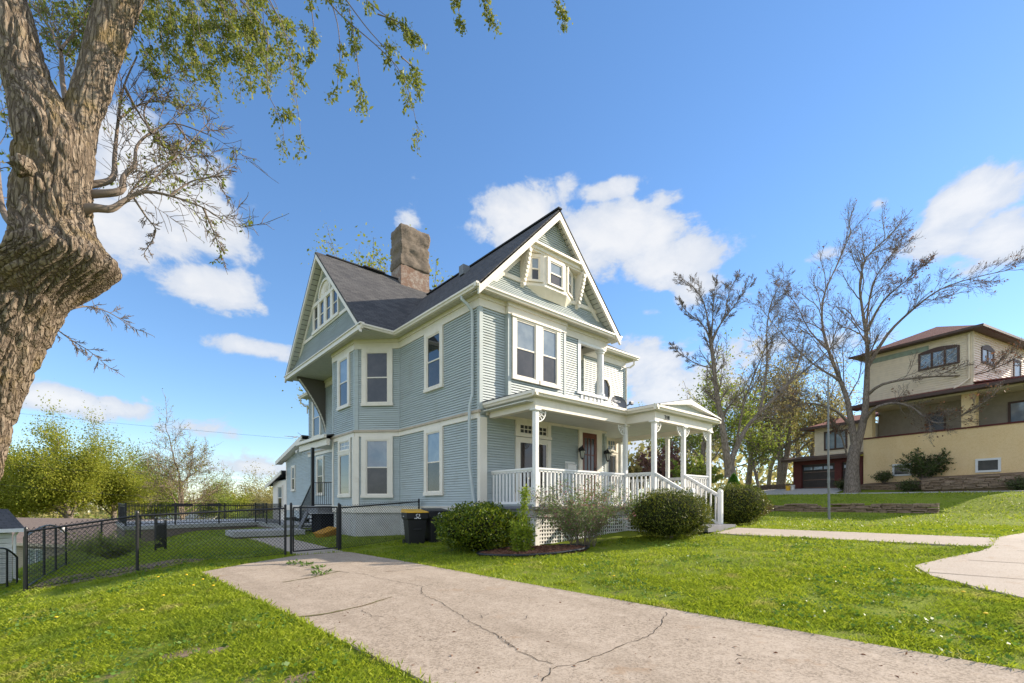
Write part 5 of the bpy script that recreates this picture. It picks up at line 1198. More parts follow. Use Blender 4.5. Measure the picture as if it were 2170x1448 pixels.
# ------------------------------------------------------------------ the yellow neighbour on the rise
NB = thing('neighbour_house', 'yellow stucco house with red-brown hip roof, deep porch and dark red garage', 'house', (32.36, -7.58, 0), R_(-14))
nb = lambda name, mb, m, **k: mb.build(name, M[m], NB, **k)
def nwall(name, a, b, z0, z1, m, course=.15):
    mb = MB(); f = Fr(a, b); n = round((z1 - z0) / course)
    siding(mb, lambda t: (f.p(0, z0 + (z1 - z0) * t), f.n), lambda t: (f.p(f.L, z0 + (z1 - z0) * t), f.n), n, .022); nb(name, mb, m); return f
NL = nwall('upper_siding', (0, 5.8), (0, 0), 8.6, 12.05, 'ycream'); NF = nwall('upper_front_siding', (0, 0), (8.5, 0), 8.6, 12.05, 'ypink')
mb = MB(); mb.box(.01, .01, 8.5, 8.5, 5.8, 12.0); nb('upper_core', mb, 'ycream')
for f_, a_, b_ in ((NL, 5.69, 5.825), (NF, -.03, .1), (NL, 0, .1)): mb = MB(); f_.box(mb, a_, b_, 8.6, 12.05, 0, .03); nb('corner_board', mb, 'ycream')
mb = MB(); NL.box(mb, .1, 3.6, 11.45, 11.78, 0, .04); nb('teal_panel', mb, 'teal')
mb = MB(); e = .6; C4 = [(-e, -e, 12.1), (9, -e, 12.1), (9, 6.6, 12.1), (-e, 6.6, 12.1)]
mb.slab([C4[3], C4[0], (2.9, 2.9, 13.75)], .10); mb.slab([C4[0], C4[1], (6, 2.9, 13.75), (2.9, 2.9, 13.75)], .10); mb.slab([C4[2], C4[3], (2.9, 2.9, 13.75), (6, 2.9, 13.75)], .10)
rf = nb('roof', mb, 'roofred', uv=True)
mb = MB(); mb.box(-e - .12, -e - .12, 12.0, -e, 6.7, 12.14); mb.box(-e, -e - .12, 12.0, 9, -e, 12.14); mb.box(-e, -e, 12.02, 9, 6.6, 12.06); nb('eave', mb, 'brown')
def nwin(f, s0, s1, z0, z1, n, trim='brown', grid=True, arch=.0, name='window', g='glass_up'):
    mb = MB(); w = .12
    f.box(mb, s0, s1, z0, z0 + w, 0, .07); f.box(mb, s0, s1, z1 - w, z1, 0, .07)
    for i in range(n + 1): x = s0 + w / 2 + (s1 - s0 - w) * i / n; f.box(mb, x - w / 2, x + w / 2, z0 + w, z1 - w, 0, .065)
    if arch:
        P = [(s0 + (s1 - s0) * i / 12, z1 + arch * math.sin(math.pi * i / 12)) for i in range(13)]
        for a, b in zip(P, P[1:]): mb.hexa([f.p(a[0], z1 - .05, .075), f.p(b[0], z1 - .05, .075), f.p(b[0], z1 - .05, 0), f.p(a[0], z1 - .05, 0), f.p(*a, .075), f.p(*b, .075), f.p(*b, 0), f.p(*a, 0)])
    o = mb.build(name, M[trim], NB); mb = MB(); mb.face([f.p(s0 + w, z0 + w, .03), f.p(s1 - w, z0 + w, .03), f.p(s1 - w, z1 - w, .03), f.p(s0 + w, z1 - w, .03)]); mb.build('pane', M[g], o)
    if grid:
        mb = MB(); k = (s1 - s0 - w) / n
        for i in range(n):
            a = s0 + w + i * k; b = a + k - w; h = (z1 - z0 - 2 * w) / 2
            for j in range(2):
                zz = z0 + w + j * h
                mb.bar(f.p(a, zz, .04), f.p(b, zz + h, .04), .03, .012); mb.bar(f.p(b, zz, .04), f.p(a, zz + h, .04), .03, .012)
        mb.build('lattice_bars', M['plasticw'], o)
    return o
nwin(NL, 5.8 - 2.75, 5.8 - .62, 10.2, 11.35, 3, arch=.18); nwin(NF, 1.1, 2.9, 10.2, 11.2, 2, grid=False, arch=.22); nwin(NF, 6.0, 7.2, 9.6, 11.1, 1, grid=False)
# porch storey
mb = MB(); mb.box(-.02, -4, 1.4, .22, 6.05, 6.02); mb.box(.222, 5.83, 1.4, 8, 6.05, 6.0); nb('parapet_wall', mb, 'ystucco')
mb = MB(); mb.box(-.07, -4, 6.02, .28, 6.1, 6.12); nb('parapet_cap', mb, 'garage_red')
for y0, y1 in ((5.5, 6.04), (-.12, .55), (-3.9, -3.3)): mb = MB(); mb.box(-.01, y0, 6.12, .45, y1, 8.2); nb('porch_column', mb, 'ystucco')
mb = MB(); mb.box(1.9, -4, 5.0, 2.0, 6.0, 8.5); mb.box(2.0, 5.9, 5.0, 8, 6.0, 8.5); nb('porch_wall', mb, 'beige'); mb = MB(); mb.box(.3, -4, 5.0, 1.9, 5.8, 5.1); nb('porch_floor', mb, 'deck')
NP = Fr((1.9, 6.0), (1.9, -8)); nwin(NP, 2.9, 4.0, 5.3, 7.6, 1, grid=False, name='porch_door', g='glass_low'); nwin(NP, 7.0, 9.0, 6.2, 7.6, 2, grid=False)
mb = MB(); mb.box(-.05, -4, 8.2, 2.0, 6.05, 8.3); nb('porch_soffit', mb, 'ycream')
mb = MB(); mb.slab([(-.85, -4.6, 8.42), (-.85, 6.7, 8.42), (.02, 6.0, 8.72), (.02, -4, 8.72)], .08); mb.slab([(-.85, -4.6, 8.42), (9, -4.6, 8.42), (9, 0, 8.9), (.02, 0, 8.9)], .08); nb('porch_roof', mb, 'roofred', uv=True)
mb = MB(); mb.box(-.98, -4.7, 8.26, -.85, 6.75, 8.46); mb.box(-.85, 6.6, 8.26, .5, 6.75, 8.46); mb.box(-.85, -4.6, 8.302, 1.0, 6.6, 8.34); nb('porch_eave', mb, 'brown')
mb = MB(); mb.tube([(-.10, .15, 11.9), (-.10, .15, 9.1), (-.3, .5, 8.75), (-.5, .75, 8.6)], .06, 8); nb('downspout', mb, 'ycream')
for a, b in ((4.22, 3.13), (-.13, -1.27)):
    f = Fr((-.02, 6.05), (-.02, -8)); s0, s1 = 6.05 - a, 6.05 - b; mb = MB(); w = .12; z0, z1 = 3.24, 4.08
    f.box(mb, s0, s1, z0, z0 + w, 0, .06); f.box(mb, s0, s1, z1 - w, z1, 0, .06); f.box(mb, s0, s0 + w, z0 + w, z1 - w, 0, .058); f.box(mb, s1 - w, s1, z0 + w, z1 - w, 0, .058)
    o = nb('basement_window', mb, 'plasticw'); mb = MB(); mb.face([f.p(s0 + w, z0 + w, .02), f.p(s1 - w, z0 + w, .02), f.p(s1 - w, z1 - w, .02), f.p(s0 + w, z1 - w, .02)]); mb.build('pane', M['glass_low'], o)
# garage wing
mb = MB(); z0, z1 = 1.9, 4.85
mb.box(.0, 10.60, z0, .35, 11.3, z1); mb.box(.0, 7.55, z0, .35, 8.05, z1); mb.box(0, 6.12, z0, .35, 6.35, z1); mb.box(.001, 6.35, 4.5, .349, 10.6, z1); mb.box(.351, 11.0, z0, 8, 11.3, z1); nb('garage_wall', mb, 'garage_red')
NG = Fr((.14, 11.3), (.14, 6.1))
for a, b in ((10.6, 8.05), (7.55, 6.35)):
    mb = MB(); s0, s1 = 11.3 - a, 11.3 - b
    for k in range(4): NG.box(mb, s0, s1, 2.0 + k * .625, 2.0 + (k + 1) * .625 - .02, -.05, 0)
    o = nb('garage_door', mb, 'garage_door'); mb = MB()
    n = 3 if b > 7 else 2
    for k in range(n): x0 = s0 + .12 + (s1 - s0 - .2) * k / n; NG.box(mb, x0, x0 + (s1 - s0 - .2) / n - .12, 4.05, 4.28, -.03, .008)
    mb.build('door_glazing', M['glass_up'], o)
mb = MB(); mb.slab([(-.5, 6.06, 4.92), (-.5, 11.9, 4.92), (.75, 11.9, 5.25), (.75, 6.06, 5.25)], .07); mb.box(-.62, 6.06, 4.76, -.5, 11.95, 4.96); mb.box(-.5, 11.82, 4.76, .6, 11.95, 4.96); nb('garage_roof', mb, 'brown')
f = nwall('wing_siding', (.6, 9.9), (.6, 6.06), 5.15, 7.4, 'ycream'); mb = MB(); mb.box(.61, 6.06, 5.1, 7, 9.9, 7.4); nb('wing_core', mb, 'ycream')
nwin(f, .75, 2.45, 5.55, 7.05, 2, grid=False, arch=.0)
mb = MB(); mb.slab([(.0, 5.9, 7.45), (.0, 10.6, 7.45), (3.5, 9.4, 8.5), (3.5, 5.9, 8.5)], .08); mb.slab([(.0, 10.6, 7.45), (8, 10.6, 7.45), (8, 9.4, 8.5), (3.5, 9.4, 8.5)], .08); nb('wing_roof', mb, 'roofred', uv=True); mb = MB(); mb.box(-.12, 5.9, 7.30, .0, 10.7, 7.5); mb.box(0, 10.6, 7.30, 8, 10.7, 7.5); nb('wing_eave', mb, 'brown')
def nbw(x, y, z=0.0):
    a = R_(-14); return Vector((32.36 + x * math.cos(a) - y * math.sin(a), -7.58 + x * math.sin(a) + y * math.cos(a), z))
# stone terraces, garden wall, drive
def stones(name, label, A, B, z0a, z0b, h, seed, th=.4, cat='stone wall', var=.35):
    random.seed(seed); mb = MB(); f = Fr((A.x, A.y), (B.x, B.y)); rows = max(3, int(h / .085)); 
    for r in range(rows):
        s = -random.random() * .3
        while s < f.L:
            w = random.uniform(.22, .75); a, b = max(0, s), min(f.L, s + w - .02)
            if b - a > .06 and not (r >= rows - 2 and random.random() < .18):
                zb = z0a + (z0b - z0a) * (a / f.L) + r * h / rows + random.uniform(-.012, .012); d = random.uniform(-.05, .06); hh = h / rows * random.uniform(.72, 1.02); j = lambda: random.uniform(-.015, .015)
                mb.hexa([f.p(a + j(), zb + j(), d + j()), f.p(b + j(), zb + j(), d + j()), f.p(b, zb, -th), f.p(a, zb, -th), f.p(a + j(), zb + hh + j(), d + j()), f.p(b + j(), zb + hh + j(), d + j()), f.p(b, zb + hh, -th), f.p(a, zb + hh, -th)])
            s += w
    o = mb.build(name, M['sandstone'], bev=.012); return tag(o, label, cat, 'dry-stacked stone walls')
stones('stone_wall', 'low dry-stacked stone wall running across the right lawn beyond the pole', Vector((20.0, 4, 0)), Vector((20.0, -7.5, 0)), .86, .90, .46, 4)
a, b = nbw(-1.7, 1.9), nbw(-1.7, -7.5); stones('stone_wall', 'taller rubble stone wall below the neighbour\'s white basement window', a, b, 2.2, 2.35, .74, 8)
a, b = nbw(-1.2, 5.9), nbw(-1.2, 2.2); stones('stone_wall', 'short low stone edging under the planted bed beside the big bare tree', a, b, 2.25, 2.25, .40, 11)
def quadsheet(name, P, m, kind='structure'):
    mb = MB(); mb.face(P); o = mb.build(name, M[m]); o['kind'] = kind; return o
mb = MB(); A, B, C2, D2 = nbw(-1.66, 1.9, 2.92), nbw(-1.66, -7.5, 3.08), nbw(-.03, -7.5, 3.25), nbw(-.03, 1.9, 3.1); mb.slab([A, B, C2, D2], 1.2); A, B, C2, D2 = nbw(-1.18, 5.9, 2.62), nbw(-1.18, 2.0, 2.62), nbw(-.03, 1.95, 2.9), nbw(-.03, 5.9, 2.8); mb.slab([A, B, C2, D2], 1.0); struct(mb.build('terrace_soil', M['soil']))
ND = [(26.2, 9.5), (29.2, 9.5), (31.2, 5.6), (34.6, 4.2), (33.6, -.9), (30.4, -.6), (29.4, -3), (29.4, -24), (26.4, -24), (26.2, -3)]
sheet('neighbour_driveway', ND, M['conc'], .03, 1.0)
a, b = nbw(.4, 11.4), nbw(.4, 15.5); f = Fr((b.x, b.y), (a.x, a.y)); mb = MB()
for r in range(5):
    for i in range(12): f.box(mb, i * f.L / 12 + (r % 2) * .02, (i + 1) * f.L / 12 - .015, 2.0 + r * .2, 2.19 + r * .2, -.3, random.uniform(0, .02))
tag(mb.build('block_wall', M['brickwall']), 'low brown block retaining wall left of the dark red garage', 'retaining wall')
def bucket(p, m, label):
    t = thing('bucket', label, 'bucket', p, 0, 'buckets by the garage'); mb = MB(); mb.lathe([(.15, 0), (.18, .38), (.195, .385), (.195, .41), (.17, .41), (.14, .05)], (0, 0), 16); mb.build('pail', M[m], t); mb = MB(); mb.tube([(-.19, 0, .38), (-.14, -.16, .3), (0, -.22, .26), (.14, -.16, .3), (.19, 0, .38)], .008, 6); mb.build('handle', M['galv'], t)
for x, y, m, l in ((1670, 1040, 'yellow', 'yellow bucket standing by the garage corner'), (1679, 1042, 'plasticw', 'white bucket standing by the garage corner')):
    p = at(x, y, 37.2); bucket((p.x, p.y, ground_z(p.x, p.y) - .02), m, l)

# ------------------------------------------------------------------ trees
class TreeMesh:
    def __init__(s): s.V = []; s.F = []; s.n = 0; s.tips = []
    def tube(s, P, rad, k):
        P = np.asarray(P); m = len(P); T = np.gradient(P, axis=0); T /= np.linalg.norm(T, axis=1)[:, None] + 1e-9
        r = np.cross(T[0], (0, 0, 1.0)); r = np.array((1.0, 0, 0)) if np.linalg.norm(r) < .1 else r / np.linalg.norm(r)
        th = 2 * np.pi * np.arange(k) / k; rings = []
        for i in range(m):
            r = r - T[i] * r.dot(T[i]); r /= np.linalg.norm(r) + 1e-9; b = np.cross(T[i], r)
            rings.append(P[i] + rad[i] * (np.cos(th)[:, None] * r + np.sin(th)[:, None] * b))
        s.V.append(np.concatenate(rings)); j = np.arange(k); jn = (j + 1) % k
        for i in range(m - 1): s.F.append(np.stack([s.n + i * k + j, s.n + i * k + jn, s.n + (i + 1) * k + jn, s.n + (i + 1) * k + j], 1))
        s.n += m * k
    def grow(s, p, d, L, r, lvl, cfg):
        n = max(3, 7 - lvl); P = [np.array(p)]; d = np.array(d) / np.linalg.norm(d); w = cfg['wander']
        for i in range(n):
            d = d + np.array((random.gauss(0, w), random.gauss(0, w), random.gauss(0, w) + cfg['up'][min(lvl, len(cfg['up']) - 1)])); d /= np.linalg.norm(d); P.append(P[-1] + d * L / n)
        last = lvl >= cfg['levels']
        s.tube(P, np.linspace(r, max(r * (.25 if last else .42), cfg['rmin'] * .6), n + 1), 8 if r > .12 else 5 if r > .03 else 3)
        if last: s.tips += P[1:]; return
        s.kids(P, L, r, lvl, cfg)
    def kids(s, P, L, r, lvl, cfg, start=None):
        nb_ = cfg['kids'][min(lvl, len(cfg['kids']) - 1)]; n = len(P) - 1; st = cfg['start'] if start is None else start
        for c in range(nb_):
            t = st + (1 - st) * (c + random.random()) / nb_; i = min(int(t * n), n - 1); q = P[i] + (P[i + 1] - P[i]) * (t * n - i)
            d = P[i + 1] - P[i]; d = d / (np.linalg.norm(d) + 1e-9); a = np.cross(d, np.array((random.gauss(0, 1), random.gauss(0, 1), random.gauss(0, 1)))); a /= np.linalg.norm(a) + 1e-9
            an = cfg['ang'] * random.uniform(.65, 1.25); dd = d * math.cos(an) + a * math.sin(an)
            s.grow(q, dd, L * cfg['ratio'] * random.uniform(.7, 1.15) * (1 - cfg.get('fall', .45) * t), max(r * cfg['rr'] * (1 - .5 * t), cfg['rmin']), lvl + 1, cfg)
        s.grow(P[-1], P[-1] - P[-2], L * cfg.get('lead', .55), max(r * .42, cfg['rmin']), lvl + 1, cfg)
    def build(s, name, m, parent): return np_mesh(name, np.concatenate(s.V), np.concatenate(s.F), M[m] if isinstance(m, str) else m, parent, smooth=True)
BASE = dict(levels=4, kids=(5, 5, 4, 3), wander=.10, up=(.0, .06, .05, .03, .0), start=.3, ang=.75, ratio=.62, rr=.5, rmin=.012)
def tree(name, label, loc, H, r, seed, bark='bark2', leaf=None, nl=8000, fill=.0, low=.12, ls=.25, spread=.35, trunks=1, group=None, cat='tree', lean=.12, tr=.35, drop=.0, **k):
    random.seed(seed); cfg = dict(BASE); cfg.update(k); t = thing(name, label, cat, loc, 0, group); tm = TreeMesh()
    for q in range(trunks):
        a = random.random() * 6.28; l = lean * (1 if trunks == 1 else 2.2)
        P = [np.array((math.cos(a) * .12 * q, math.sin(a) * .12 * q, -.4))]; n = 8; Ht = H * tr * random.uniform(.9, 1.1)
        d = np.array((math.cos(a) * l, math.sin(a) * l, 1.0))
        for i in range(n): d = d + np.array((random.gauss(0, .05), random.gauss(0, .05), .03)); d /= np.linalg.norm(d); P.append(P[-1] + d * Ht / n)
        tm.tube(P, np.linspace(r, r * .7, n + 1) * np.array([1.35, 1.1] + [1] * (n - 1)), 10); tm.kids(P, H * .56, r * .8, 0, cfg, .45)
    tm.build('trunk', bark, t)
    if leaf:
        tips = np.array(tm.tips); tips = tips[tips[:, 2] > H * low]; P = tips[rng.integers(0, len(tips), nl)] + rng.normal(size=(nl, 3)) * spread * np.where(rng.random(nl) < fill, 1.7, 1.0)[:, None]
        Vv, Ff = leaves(P, ls, aspect=.6, droop=drop); np_mesh('crown', Vv, Ff, M[leaf], t)
    return t
def limb_tree(name, label, base, D, limbs, seed, bark, cfg_, leaf=None, nl=0, ls=.1, spread=.15, dz=.10):
    """main limbs follow the photograph's, given as photo points at distance D with real depth; the rest grows"""
    random.seed(seed); cfg = dict(BASE); cfg.update(cfg_); O = Vector(base); t = thing(name, label, 'tree', base); tm = TreeMesh()
    for (pts, r0, r1, off, off2) in limbs:
        r0 *= .86; r1 *= .75
        n = len(pts); P = [np.array(at(x, y, D + off + (off2 - off) * i / (n - 1)) - O) for i, (x, y) in enumerate(pts)]
        Q = []
        for i in range(n - 1):
            for k in range(3):
                u = k / 3; p0, p1, p2, p3 = P[max(i - 1, 0)], P[i], P[i + 1], P[min(i + 2, n - 1)]
                Q.append(.5 * (2 * p1 + (p2 - p0) * u + (2 * p0 - 5 * p1 + 4 * p2 - p3) * u * u + (3 * p1 - p0 - 3 * p2 + p3) * u ** 3))
        Q.append(P[-1]); tm.tube(Q, r1 + (r0 - r1) * (1 - np.linspace(0, 1, len(Q))) ** 1.9, 10 if r0 > .1 else 6)
        if r1 < .13:
            L = float(np.linalg.norm(Q[-1] - Q[0])); tm.kids(Q, L * cfg.get('sub', .5), max(r1 * 1.3, r0 * .45), 1, cfg, .25)
    tm.build('trunk', bark, t)
    if leaf:
        tips = np.array(tm.tips); P = tips[rng.integers(0, len(tips), nl)] + rng.normal(size=(nl, 3)) * spread; Vv, Ff = leaves(P, ls, aspect=.6, droop=.3); np_mesh('crown', Vv, Ff, M[leaf], t)
    return t
BARE = dict(levels=4, kids=(6, 24, 10, 4), wander=.15, up=(0, .04, .05, .04, .03), ang=.60, ratio=.60, rr=.46, rmin=.008, sub=.50, fall=.55, lead=.28)
p = gpt(1806, 1040, 33.0)
limb_tree('bare_tree', 'big leafless maple with brown seed clusters in front of the yellow house', p, 33, [
    ([(1806, 1046), (1806, 1010), (1808, 975), (1813, 945)], .62, .46, 0, 0),
    ([(1813, 950), (1805, 905), (1796, 850), (1778, 800), (1755, 740), (1742, 680), (1748, 620), (1775, 560), (1800, 500)], .30, .05, 0, 1.5),
    ([(1815, 950), (1832, 880), (1837, 800), (1838, 730), (1828, 660), (1822, 600), (1838, 545), (1880, 505)], .33, .05, 0, -2),
    ([(1838, 780), (1880, 710), (1930, 660), (1990, 615), (2060, 590), (2140, 572)], .15, .03, -.3, -4),
    ([(1836, 840), (1870, 815), (1950, 800), (2060, 795), (2110, 780), (2160, 755)], .14, .03, -.3, -6),
    ([(1828, 900), (1850, 868), (1890, 855), (1930, 862), (1960, 885), (1990, 897), (2030, 885), (2090, 850)], .15, .035, -.2, -7),
    ([(1800, 900), (1770, 870), (1720, 855), (1690, 858), (1666, 838)], .13, .03, 0, -2),
    ([(1795, 965), (1783, 925), (1775, 910), (1765, 895)], .09, .04, -.3, -1.5),
    ([(1780, 805), (1735, 780), (1700, 750), (1650, 700), (1610, 650)], .11, .03, 0, 3), ([(1757, 745), (1715, 700), (1690, 650), (1660, 610)], .09, .03, .5, 3),
    ([(1836, 705), (1870, 640), (1920, 595), (1960, 560)], .12, .03, -.8, -4), ([(1836, 690), (1850, 600), (1890, 540), (1900, 520)], .09, .03, -.8, 1)], 21, 'bark2', BARE, 'leaf_seed', 3400, .11, .10)
p = gpt(1547, 1010, 26.5)
limb_tree('bare_tree', 'slim leafless tree with fan-shaped top rising behind the porch gable', p, 26.5, [
    ([(1548, 1012), (1547, 1000), (1545, 985), (1543, 970)], .40, .34, 0, 0),
    ([(1543, 985), (1530, 900), (1518, 830), (1511, 760), (1505, 715)], .24, .13, 0, 0),
    ([(1505, 725), (1500, 680), (1490, 640), (1470, 610), (1445, 590)], .09, .02, 0, 1), ([(1506, 730), (1510, 680), (1512, 640), (1516, 600)], .09, .02, 0, -.6), ([(1507, 730), (1525, 690), (1555, 650), (1590, 600)], .09, .02, 0, -1.5), ([(1504, 720), (1490, 690), (1455, 660), (1440, 640)], .06, .02, 0, -1), ([(1508, 720), (1535, 670), (1545, 620), (1560, 590)], .06, .02, 0, 1.5),
    ([(1512, 780), (1480, 773), (1445, 752), (1425, 735)], .06, .02, 0, 1),
    ([(1545, 985), (1580, 910), (1625, 860), (1680, 800), (1700, 740)], .20, .06, 0, 2), ([(1610, 880), (1625, 780), (1625, 700), (1635, 640), (1660, 590)], .11, .03, .6, 2), ([(1650, 830), (1700, 790), (1760, 740), (1800, 690)], .09, .03, 1, 3), ([(1560, 950), (1575, 860), (1600, 790), (1625, 730)], .10, .03, .2, -2)], 33, 'bark2', dict(BARE, sub=.40))
# leafy trees behind, right
BG = dict(levels=4, kids=(6, 5, 4, 3), wander=.13, ang=.8, ratio=.60, rmin=.022)
def bg(px, d, H, r, seed, leaf, label, nl=6000, ls=.26, **k):
    H *= 1.12; ls *= .72; nl = int(nl * .8)
    q = gpt(px, 1040, d); return tree('background_tree', label, q, H, r, seed, leaf=leaf, nl=nl, ls=ls, group='trees behind the right lawn', **{**BG, **k})
bg(1500, 40, 13.5, .22, 41, 'leaf_g', 'green-leaved tree behind the porch, between the portico and the fan-topped bare tree', 9000, .24, spread=.4)
bg(1585, 46, 17, .28, 42, 'leaf_tan', 'tan budding tree behind the fan-topped bare tree', 7500, .24, spread=.5)
bg(1652, 44, 16.5, .30, 43, 'leaf_tan', 'tan budding tree with a dark double trunk left of the garage', 7500, .24, trunks=2, spread=.5)
bg(1700, 52, 17, .30, 44, 'leaf_yg', 'yellow-green tree behind the low cream wing of the yellow house', 7500, .26, spread=.5)
bg(1610, 38, 8.5, .14, 45, 'leaf_g', 'small green tree low between the bare trunks', 4200, .2, spread=.4)
bg(1930, 62, 21, .3, 46, 'leaf_tan', 'thin budding tree showing above the red-brown roof', 2600, .3, spread=.5)
bg(1470, 55, 14, .2, 47, 'leaf_g', 'dark green tree seen through the right of the portico', 4200, .3, spread=.5)
bg(1760, 60, 18, .3, 48, 'leaf_tan', 'pale budding tree far behind the big bare tree', 3200, .3, spread=.6)
bg(1545, 58, 18, .28, 91, 'leaf_tan', 'far tan budding tree just right of the fan-topped bare trunk', 5000, .26, spread=.5)
bg(1630, 62, 19, .28, 92, 'leaf_yg', 'far yellow-green tree between the two big bare trees', 5000, .26, spread=.5)
bg(1715, 47, 15, .26, 93, 'leaf_tan', 'tan budding tree rising behind the garage roof', 5000, .24, spread=.45)
q = gpt(1405, 1040, 40); twiggy('reddish_shrub', 'reddish flowering shrub seen through the portico behind its railing', 'shrub', q, 34, 5.0, 2.6, 'leaf_red', 5200, .20, 51, .2, .05, .6)
q = gpt(1345, 1040, 44); twiggy('pale_shrub', 'pale tan-green shrub seen between the portico posts', 'shrub', q, 34, 5.6, 3.2, 'leaf_tan', 5200, .22, 52, .2, .05, .6)
q = gpt(1470, 1040, 36); twiggy('green_shrub', 'green shrub behind the front corner posts of the portico', 'shrub', q, 30, 3.6, 2.2, 'leaf_g', 4800, .18, 53, .2, .05, .6)
p = nbw(-.75, 2.2, 2.85); twiggy('dark_shrub', 'dark green spreading shrub against the yellow stucco wall, between the white basement windows', 'shrub', p, 30, 2.3, 2.0, 'leaf_dark', 4600, .12, 54, .1, .03, .55)
for i, (x, y, l) in enumerate(((-1.5, 6.6, 'spiky green plant at the foot of the big bare tree, before the garage'), (-1.7, 2.6, 'dark low plant at the left end of the taller rubble stone wall'), (-2.0, -2.6, 'dark low plant in front of the taller rubble stone wall'), (-.8, 4.4, 'leafy low plant in the bed above the short stone edging'))):
    q = nbw(x, y); q.z = ground_z(q.x, q.y) + (.45 if i == 3 else 0); twiggy('low_plant', l, 'plant', q, 22, .85, .75, 'leaf_dark', 1500, .12, 60 + i, .1, .012, .3)
# tall tree behind the blue house, and trees down the slope on the left
q = at(822, 1067, 36); tree('tall_tree', 'tall airy yellow-green tree whose top shows behind the chimney', (q.x, q.y, -1.2), 28.8, .40, 70, leaf='leaf_yg', nl=20000, ls=.20, spread=.45, low=.3, **dict(BG, kids=(8, 5, 4, 3), ratio=.66))
def lt(px, d, z0, H, r, seed, leaf, label, nl=9000, ls=.34, name='spring_tree', **k):
    if nl > 5000: H *= 1.12; nl = int(nl * 2.3); k.setdefault('fill', .3); k.setdefault('low', .30); ls *= .62; k.setdefault('lean', .05); k.setdefault('up', (0, .02, .01, .0, .0))
    q = at(px, 1067, d); return tree(name, label, (q.x, q.y, z0), H, r, seed, leaf=leaf, nl=nl, ls=ls, group='trees down the slope on the left', **{**BG, **k})
lt(165, 56, -4.4, 17.5, .42, 81, 'leaf_yg', 'broad yellow-green tree with a stout trunk behind the brown-roofed house', 24000, .30, spread=.6, kids=(8, 6, 4, 3), trunks=1)
lt(60, 58, -4.6, 16.5, .38, 82, 'leaf_yg', 'yellow-green tree just right of the big foreground trunk', 22000, .30, spread=.6, kids=(8, 6, 4, 3))
lt(250, 62, -4.6, 17, .40, 83, 'leaf_yg', 'yellow-green tree with a leaning trunk left of the pale-barked sparse tree', 22000, .30, spread=.6, lean=.22, kids=(8, 6, 4, 3))
lt(320, 70, -4.8, 15, .34, 84, 'leaf_g', 'greener tree between the leaning tree and the pale-barked sparse tree', 18000, .32, spread=.6, kids=(8, 6, 4, 3))
lt(376, 52, -4.0, 16.5, .28, 85, 'leaf_yg', 'tall sparse tree with pale bark and spreading lower limbs behind the patio railing', 4800, .13, bark='barkpale', spread=.2, kids=(13, 8, 6, 3), tr=.5, ang=.9, rmin=.016, ratio=.66)
lt(455, 80, -5, 11, .3, 86, 'leaf_g', 'rounded green tree right of the pale-barked sparse tree', 8000, .34, spread=.6)
lt(500, 92, -5, 12.5, .3, 87, 'leaf_yg', 'far yellow-green tree above the middle of the patio railing', 7000, .36, spread=.7)
lt(545, 96, -5, 14, .3, 88, 'leaf_tan', 'far tan budding tree beside the rear porch roof', 6000, .36, spread=.7)
lt(575, 74, -5, 11, .26, 89, 'leaf_tan', 'tan budding tree at the corner of the rear porch', 6000, .3, spread=.6)
lt(-60, 66, -5, 17, .3, 90, 'leaf_yg', 'yellow-green tree half hidden by the big foreground trunk', 8000, .34, spread=.6)
# far woods: one mass
pts = []
for i in range(9000):
    a = rng.random(); px = -500 + 1500 * a; d = 105 + 60 * rng.random(); h = (9 + 4.5 * mnoise.noise(Vector((px * .012, d * .03, 0))) + 2 * mnoise.noise(Vector((px * .05, 3, 0)))) * (1 - .3 * ((d - 105) / 60)); q = at(px, 1067, d); pts.append((q.x, q.y, -5.2 + h * rng.random() ** .7))
for i in range(9000):
    px = 1250 + 1250 * rng.random(); d = 75 + 60 * rng.random(); h = 12 + 5 * mnoise.noise(Vector((px * .012, d * .03, 7))) + 2 * mnoise.noise(Vector((px * .05, 5, 0))); q = at(px, 1067, d); pts.append((q.x, q.y, 1.2 + h * rng.random() ** .8))
Vv, Ff = leaves(np.array(pts), .95, aspect=.7, jitter=.5); o = np_mesh('far_woods', Vv, Ff, M['leaf_tan']); o['kind'] = 'stuff'
# brush behind the low house and beneath the slope trees
pts = []
for i in range(16000):
    px = -120 + 760 * rng.random(); d = 50 + 30 * rng.random(); h = 3.2 + 1.6 * mnoise.noise(Vector((px * .02, d * .1, 1))); q = at(px, 1067, d); pts.append((q.x, q.y, -5 + h * rng.random()))
Vv, Ff = leaves(np.array(pts), .34, aspect=.6); o = np_mesh('slope_brush', Vv, Ff, M['leaf_tan']); o['kind'] = 'stuff'

# ------------------------------------------------------------------ low house, shed, wires, pole on the left
A_ = at(-60, 1110, 44); B_ = at(262, 1100, 38); yaw = math.atan2(B_.y - A_.y, B_.x - A_.x); q = at(120, 1067, 40)
t = thing('bungalow', 'low tan bungalow with a plain brown shingle roof down the slope on the left', 'house', (q.x, q.y, 0), yaw); L = 9.5
mb = MB(); mb.slab([(-L, -3.2, -1.72), (L + 3, -3.2, -1.72), (L + 3, 2, .0), (-L, 2, .0)], .12); mb.slab([(-L, 7, -1.72), (L + 3, 7, -1.72), (L + 3, 2, .0), (-L, 2, .0)], .12); rf = mb.build('roof', M['rooftan'], t, uv=True)
mb = MB(); mb.tube([(2.6, -1.0, -1.0), (2.6, -1.0, -.55)], .13, 12); mb.build('vent_pipe', M['plasticw'], rf)
mb = MB()
for k in range(18): mb.box(-L + .4, -2.7 - .0, -5 + k * .18, L + 2.6, 6.5, -5 + k * .18 + .165)
mb.build('wall', M['tanwall'], t); mb = MB(); mb.box(-L, -3.25, -1.95, L + 3, -3.15, -1.72); mb.build('fascia', M['tan'], t)
mb = MB(); x0, x1 = 1.6, 3.6
